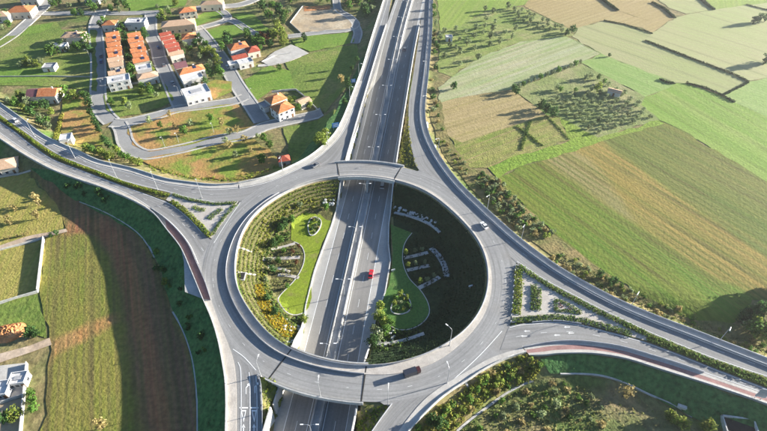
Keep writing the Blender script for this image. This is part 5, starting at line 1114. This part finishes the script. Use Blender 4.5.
tree(gp(597,92), 'yellow', 1.3, 'bright green tree standing out inside the large orchard')
many([(590,78),(598,80),(585,80),(604,84),(608,86),(575,92),(566,95),(560,92),(557,90)], ['olive','round'], .6, .9, 'scattered tree in the open upper part of the large orchard', 'scattered trees in the large orchard')
many([(566,36),(572,33)], 'dark', .8, 1., 'dark tree at the tip of dense grove wedge', 'trees at the grove tip')
tree(gp(609,57), 'dark', .45, 'tiny dark tree on the boundary between grey field and green strip')
many([(752,24),(757,23),(764,22)], 'dark', .9, 1.3, 'dark tree in the far right field near the top', 'trees in the far right field')
many([(764,64),(770,62)], 'dark', 1., 1.4, 'dark tree at the right edge beside the far field', 'trees at the right edge of far field')
# hedgerows between fields
def hrow(pts, w, h, label, mat='cover_shade_dark'): P = resample(np.array([gp(*p) for p in pts]), 1.); hedge(P, w, h, label, mat, len(label), None, 1.1, 'hedgerow', 'hedgerow')
hrow([(645,41),(680,54.5),(710,66),(734,75),(748,82)], 1.4, 1.2, 'long dark hedgerow between the grey field and far right field')
hrow([(748,82.5),(740,87),(724,95)], 1.4, 1.0, 'short hedgerow closing the right end of the grey field')
hrow([(686,83.5),(705,88),(720,95),(734,102.5)], 1.5, 1.2, 'dark hedgerow along upper edge of the lime green field')
hrow([(604,21),(625,25),(640,30),(652,34)], 1.2, 1.0, 'thin hedgerow along the top of grey field')
hrow([(594,-6),(608,4),(617,11)], 2., 1.6, 'dark hedgerow crossing the tan field at the top')
hrow([(652,3),(664,9),(674,18)], 2., 1.4, 'dark hedgerow left of the pale strip at the top right')
hrow([(697,-4),(705,4),(714,10)], 2., 1.4, 'dark hedgerow at the top right beside bright field')
hrow([(660,80),(668,83),(674,84)], 1.4, 1.4, 'stub of dark hedgerow at corner of the green strip')
hrow([(517,127),(528,135),(542,146)], 1.3, 1.0, 'one stroke of the X of hedges in the row crop, falling to the right', 'cover_hedge')
hrow([(530,122),(526,134),(521,150)], 1.6, 1.0, 'one stroke of the X of hedges in the row crop, falling to the left', 'cover_hedge')
hrow([(546,116),(558,128),(569,140)], 1.2, .8, 'thin hedge at the right end of row crop', 'cover_hedge')
hrow([(746,5),(757,8),(790,16)], 1.2, 1.0, 'thin dark hedgerow at top right corner')
# roadside bushes on the right bank
vp = gpoly([(474,180),(483,173),(497,179),(527,209),(556,237),(546,240),(515,229),(492,207)])
KN = ['olive','green','olive','dry','olive','dark']
for i, p in enumerate(scatter(vp, 2.9, .3, 63, a13)): shrub(p, KN[i % 6] if i != 30 else 'yellow', random.uniform(1.25, 1.8), 'rounded bush in the dense band between right-hand road and striped field', 'bushes of the dense roadside band')
VR = []
rv = np.random.default_rng(8); j0 = int(np.argmin(np.hypot(*(P_EO-np.array(at_up(548,260))).T)))
for d_ in np.arange(2.2, 8.6, 1.25):
    Q = resample(shift(P_EO[j0:], d_), 1.9); VR.append(Q+rv.normal(0, .55, Q.shape))
VR = np.vstack(VR); rv.shuffle(VR); VR = VR[rv.random(len(VR)) < .75]
vq = gpoly([(437,141),(444,140),(470,170),(466,178),(448,158)]); vr = gpoly([(556,246),(592,265),(637,297),(680,318),(734,327),(760,345),(728,337),(690,322),(650,306),(600,283)])
for i, p in enumerate(np.vstack([scatter(vq, 3.6, .4, 64), VR[::3]])): shrub(p, ['olive','dry','green','yellow'][i % 4], random.uniform(.7, 1.4), 'scattered bush on the dry verge beside the right-hand road', 'bushes on the dry verge')
clumps('dry_grass', np.vstack([scatter(vq, 1.5, .45, 66), VR+np.random.default_rng(3).normal(0,.9,VR.shape), VR+np.random.default_rng(4).normal(0,.9,VR.shape), scatter(vp, 1.7, .45, 68)]), .3, .7, 'cover_scrub', 6, 69)
vs2 = gpoly([(432,30),(438,30),(438,95),(447,135),(441,140),(432,120),(430,95)])
for i, p in enumerate(scatter(vs2, 5.0, .4, 70)): shrub(p, ['green','dry','dark','olive'][i % 4], random.uniform(1.0, 2.0), 'bush in the narrow strip between right slip road and fields', 'bushes beside the right slip road')
many([(610,285),(613,283),(598,278)], 'dark', .6, .9, 'dark tree on the verge halfway along right-hand road', 'dark verge trees')
many([(741,322),(744,328),(748,333),(752,326),(757,318),(762,330),(765,338),(756,338),(748,318),(762,312),(770,322)], ['dark','olive','round','yellow'], .9, 1.4, 'tree in the copse at right edge beside the road', 'trees of the right edge copse')
many([(784,288),(790,296),(778,300),(795,290)], 'dark', 1.2, 1.6, 'big dark tree at right edge casting shade on the striped field', 'dark trees at the right edge')
many([(434,10),(436,2),(434,18),(435,26),(438,50)], ['round','olive'], .7, 1.1, 'small tree in the strip right of motorway near the top', 'small trees right of the motorway')
# bank below the bottom road: sunlit yellow bushes, then scrub
bp = gpoly([(414,431),(434,410),(470,386),(505,364),(526,355),(538,362),(543,374),(528,381),(500,392),(476,410),(456,428),(440,445),(404,445)])
for i, p in enumerate(scatter(bp, 2.6, .35, 71)): shrub(p, ['yellow','yellow','green','yellow','dry','yellow','green'][i % 7], random.uniform(1.2, 1.9), 'bush on the sunlit bank below the road leaving at bottom centre', 'bushes on the sunlit bottom bank')
sp_ = gpoly([(462,431),(482,415),(520,389),(545,382),(575,380),(600,398),(604,431),(600,450),(448,450)])
for i, p in enumerate(scatter(sp_, 4.2, .4, 72)): shrub(p, ['olive','dry','green'][i % 3], random.uniform(.9, 1.6), 'low bush in the scrub at the bottom right of centre', 'bushes in the bottom scrub')
clumps('bank_plants', scatter(bp, 1.0, .45, 88), .5, 1.0, 'cover_yellow', 7, 89)
clumps('scrub', scatter(sp_, 1.15, .45, 73), .35, .8, 'cover_scrub', 7, 74)
clumps('scrub', scatter(gpoly([(600,390),(640,398),(690,420),(720,450),(604,450)]), 2.0, .45, 75), .3, .65, 'cover_scrub', 6, 76)
tree(gp(622,397), 'dry', 1.35, 'pale yellowish tree with oval shadow in the lower right field')
tree(gp(705,429), 'yellow', 1.2, 'bright green tree at bottom right beside the tank enclosure')
many([(672,421),(677,424),(668,418),(682,428)], 'yellow', .6, .9, 'low yellow-green tree at bottom right above the scrub', 'yellow trees at bottom right')
many([(432,423),(438,426)], 'dark', .7, .9, 'dark tree on the bottom bank beside the road', 'dark trees on the bottom bank')
# left fields
tree(gp(39.5,205.5), 'dry', 1.3, 'largest pale tree in the yellow field at the left'); tree(gp(16,211.5), 'dry', .9, 'pale tree left of the largest one in yellow field')
tree(gp(38,219.5), 'dry', 1.1, 'pale tree nearest the dirt track in the yellow field'); tree(gp(12,225), 'dry', 1.0, 'pale tree nearest the left edge in yellow field')
tree(gp(104,428), 'dry', 1.1, 'thin pale tree in the left field at the bottom edge')
many([(6,240),(10,239),(18,237),(24,236),(29,235)], 'dry', .3, .45, 'tiny sapling beside the dirt track', 'saplings by the dirt track')
many([(52,237),(58,235)], 'dark', .4, .5, 'small dark bush-like tree at end of the dirt track', 'dark trees at the track end')
tree(gp(17,418), 'yellow', 1.1, 'yellow tree in the small plot at the bottom left'); tree(gp(7,422), 'dark', .9, 'dark tree in the small plot at the bottom left')
many([(34,402),(37,410),(33,395)], 'round', .5, .8, 'small green tree outside the white wall at bottom left', 'green trees outside the bottom left wall')
many([(33,333),(37,336),(30,337)], 'dark', .5, .8, 'dark tree behind the orange soil heap', 'trees behind the soil heap')
tree(gp(166,284), 'yellow', .8, 'single yellow tree in the shaded bank left of roundabout')
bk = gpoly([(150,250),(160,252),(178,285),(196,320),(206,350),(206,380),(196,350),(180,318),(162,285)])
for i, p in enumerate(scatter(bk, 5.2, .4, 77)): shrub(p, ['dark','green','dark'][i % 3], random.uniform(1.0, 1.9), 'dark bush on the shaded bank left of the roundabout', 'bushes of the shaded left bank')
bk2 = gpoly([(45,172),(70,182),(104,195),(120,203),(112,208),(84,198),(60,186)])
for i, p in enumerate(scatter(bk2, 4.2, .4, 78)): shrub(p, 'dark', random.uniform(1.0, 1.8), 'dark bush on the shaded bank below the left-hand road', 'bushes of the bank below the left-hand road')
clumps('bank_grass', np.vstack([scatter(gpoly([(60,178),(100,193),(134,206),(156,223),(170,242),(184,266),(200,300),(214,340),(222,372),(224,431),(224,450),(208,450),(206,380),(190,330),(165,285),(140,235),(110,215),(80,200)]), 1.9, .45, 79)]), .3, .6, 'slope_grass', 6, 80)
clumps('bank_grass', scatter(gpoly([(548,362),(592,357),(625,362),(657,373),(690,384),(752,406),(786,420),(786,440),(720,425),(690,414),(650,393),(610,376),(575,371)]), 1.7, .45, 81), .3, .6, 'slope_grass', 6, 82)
# village trees
many([(10,104),(18,107),(26,112),(34,116),(41,120),(48,124),(52,115),(47,110),(30,106),(38,110),(22,101),(44,127),(50,130)], ['olive','round','yellow','dark'], .9, 1.4, 'tree in the garden between the farmhouse and left-hand road', 'trees by the farmhouse')
many([(56,99),(63,99),(70,101),(76,99),(65,94),(60,92),(84,98)], ['round','yellow'], .8, 1.2, 'tree right of the farmhouse', 'trees right of the farmhouse')
many([(54,49),(52,57),(62,49),(68,52),(78,51),(85,48),(84,37),(58,55),(92,54),(66,45),(88,42)], ['olive','round','dark'], 1.0, 1.5, 'tree around the low tan house left of first street', 'trees around the low tan house')
many([(22,67),(27,66),(33,66),(38,67),(43,65),(30,64)], ['olive','yellow'], .9, 1.2, 'tree in the row at the end of the field track', 'trees by the field track')
many([(2,22),(8,19),(30,12),(28,15),(60,5),(70,8),(55,8),(90,8),(100,9),(112,12),(118,8),(105,5),(95,12),(124,6),(80,4),(76,17),(83,17),(3,30),(10,28)], ['round','dark','olive'], .9, 1.5, 'village tree near the top left edge', 'trees near the top left edge')
many([(128,10),(120,13),(163,17),(160,21),(168,12),(176,6),(170,16),(158,9),(166,22)], ['round','olive','yellow'], .9, 1.4, 'tree beside the large tan villa and bright meadow', 'trees by the tan villa')
many([(124,32),(118,28),(120,34),(102,28),(104,24),(146,39),(145,35),(126,47),(128,54),(130,62),(133,72),(133,82),(131,77),(127,40),(123,29)], ['round','dark'], .8, 1.2, 'tree in the back gardens between left and middle terrace rows', 'trees between the terrace rows')
many([(154,74),(152,68),(143,90),(142,95),(157,97),(152,95),(126,105),(130,110),(112,105),(150,90),(160,90)], ['yellow','olive','round'], .8, 1.2, 'tree on the plot below the terrace rows', 'trees on the plot below the rows')
many([(215,57),(210,54),(219,66),(205,57),(217,62)], 'yellow', 1.1, 1.5, 'bright yellow-green tree along the sloping street', 'yellow trees along the sloping street')
many([(222,77),(208,72),(200,60),(205,76),(206,86),(196,88),(218,72),(212,78),(210,68),(202,52),(196,47),(186,49),(190,52),(200,44),(195,42),(206,48),(184,56),(192,58),(179,42),(176,30)], ['round','dark','olive'], .9, 1.3, 'garden tree between stepped terrace and the sloping street', 'trees left of the sloping street')
many([(274,40),(280,35),(283,41),(278,31),(284,46)], 'yellow', 1.3, 1.7, 'large yellow tree above the paved drive', 'yellow trees above the paved drive')
many([(268,40),(262,39),(266,43)], 'red', 1.1, 1.4, 'reddish tree above the paved drive', 'red trees above the paved drive')
many([(248,39),(252,43),(258,41),(270,38),(263,46),(270,48),(256,46),(230,47),(222,51),(228,42),(260,52),(247,36)], ['round','dark'], .9, 1.3, 'tree around the orange hipped house beside the sloping street', 'trees by the sloping street house')
tree(gp(341.5,84), 'dry', 1.15, 'lone round tree with a long shadow in the field by the slip road'); tree(gp(280,71), 'round', .9, 'lone tree at edge of green field below the paved drive')
many([(305,42),(304,39)], 'dark', .7, .8, 'small dark tree on the green strip below bare plot', 'dark trees below the bare plot')
many([(280,17),(286,20),(275,22),(283,25),(270,20),(289,14),(264,12),(272,10),(258,8),(297,2),(290,4),(310,-2),(320,2),(328,3),(345,6),(352,4),(358,7),(364,10),(360,2),(370,4),(372,12),(366,16),(350,10),(376,3)], ['dark','round','olive'], 1.1, 1.7, 'tree in the wooded belt around the top of bare plot', 'trees around the bare plot')
many([(171,118),(191,126),(185,135),(222,126),(150,124),(211,122),(238,133),(230,135),(161,128),(176,129)], ['dry','olive','round'], .7, 1.1, 'tree with long shadow on the rough plot inside the street loop', 'trees inside the street loop')
many([(230,149),(236,157),(262,163),(252,154),(258,138),(265,142),(245,143),(226,143),(270,148)], ['dry','olive','round'], .7, 1.1, 'tree with long shadow between street loop and left-hand road', 'trees above the left-hand road')
many([(325,140),(321,146)], 'yellow', 1.4, 1.6, 'yellow-green tree in deep shade beside the left slip road', 'trees shaded by the slip road')
many([(90,107),(93,117),(96,125),(100,133),(105,142),(110,149),(88,100),(98,129),(108,145)], 'dark', .7, 1., 'dark tree in the row below the first street', 'row of dark trees below the first street')
many([(118,153),(122,158),(100,153),(104,157),(94,155),(112,160),(134,164),(128,161),(140,166),(88,152),(108,159)], ['yellow','round','yellow'], .8, 1.2, 'sunlit tree on the verge above the left-hand road', 'trees above the left-hand road verge')
many([(290,103),(294,101),(288,109),(300,108),(310,108),(298,112)], ['yellow','round'], .7, 1.0, 'garden tree of the corner villa', 'trees of the corner villa')
many([(350,92),(348,86),(352,70),(357,62),(345,105)], 'dark', .6, .9, 'dark tree at the foot of left slip road bank', 'trees at the foot of the slip road bank')
hedge(np.array([gp(*p) for p in [(62,116),(60,124),(58,132),(56.5,139)]]), 1.8, 1.6, 'bright yellow hedge running down to the left-hand road', 'cover_yellow', 83)
clumps('verge_plants', scatter(gpoly([(140,166),(165,174),(190,179),(214,182),(238,181),(262,175),(282,167),(276,166),(232,178),(190,176),(150,165)]), 1.4, .45, 84), .4, .8, 'cover_mix', 7, 85)
clumps('verge_plants', scatter(gpoly([(30,118),(57,138),(78,148),(100,157),(136,165),(130,160),(100,150),(70,144),(50,132)]), 1.8, .45, 86), .4, .9, 'cover_scrub', 7, 87)
print('objects', len(bpy.data.objects))

# ------------------------------------------------------------ the hazy air over the plain
hz = bpy.data.materials.new('haze_air'); hz.use_nodes = True; hn = hz.node_tree.nodes
for n_ in list(hn): 
    if n_.type != 'OUTPUT_MATERIAL': hn.remove(n_)
pv = hn.new('ShaderNodeVolumePrincipled'); pv.inputs['Color'].default_value = (.93,.95,.97,1); pv.inputs['Density'].default_value = .00016; pv.inputs['Anisotropy'].default_value = .72
hz.node_tree.links.new(pv.outputs[0], [n_ for n_ in hn if n_.type == 'OUTPUT_MATERIAL'][0].inputs['Volume'])
hb_ = MB().box((0, 500, 80), (8400, 9000, 166)).build('haze', hz); hb_['kind'] = 'stuff'
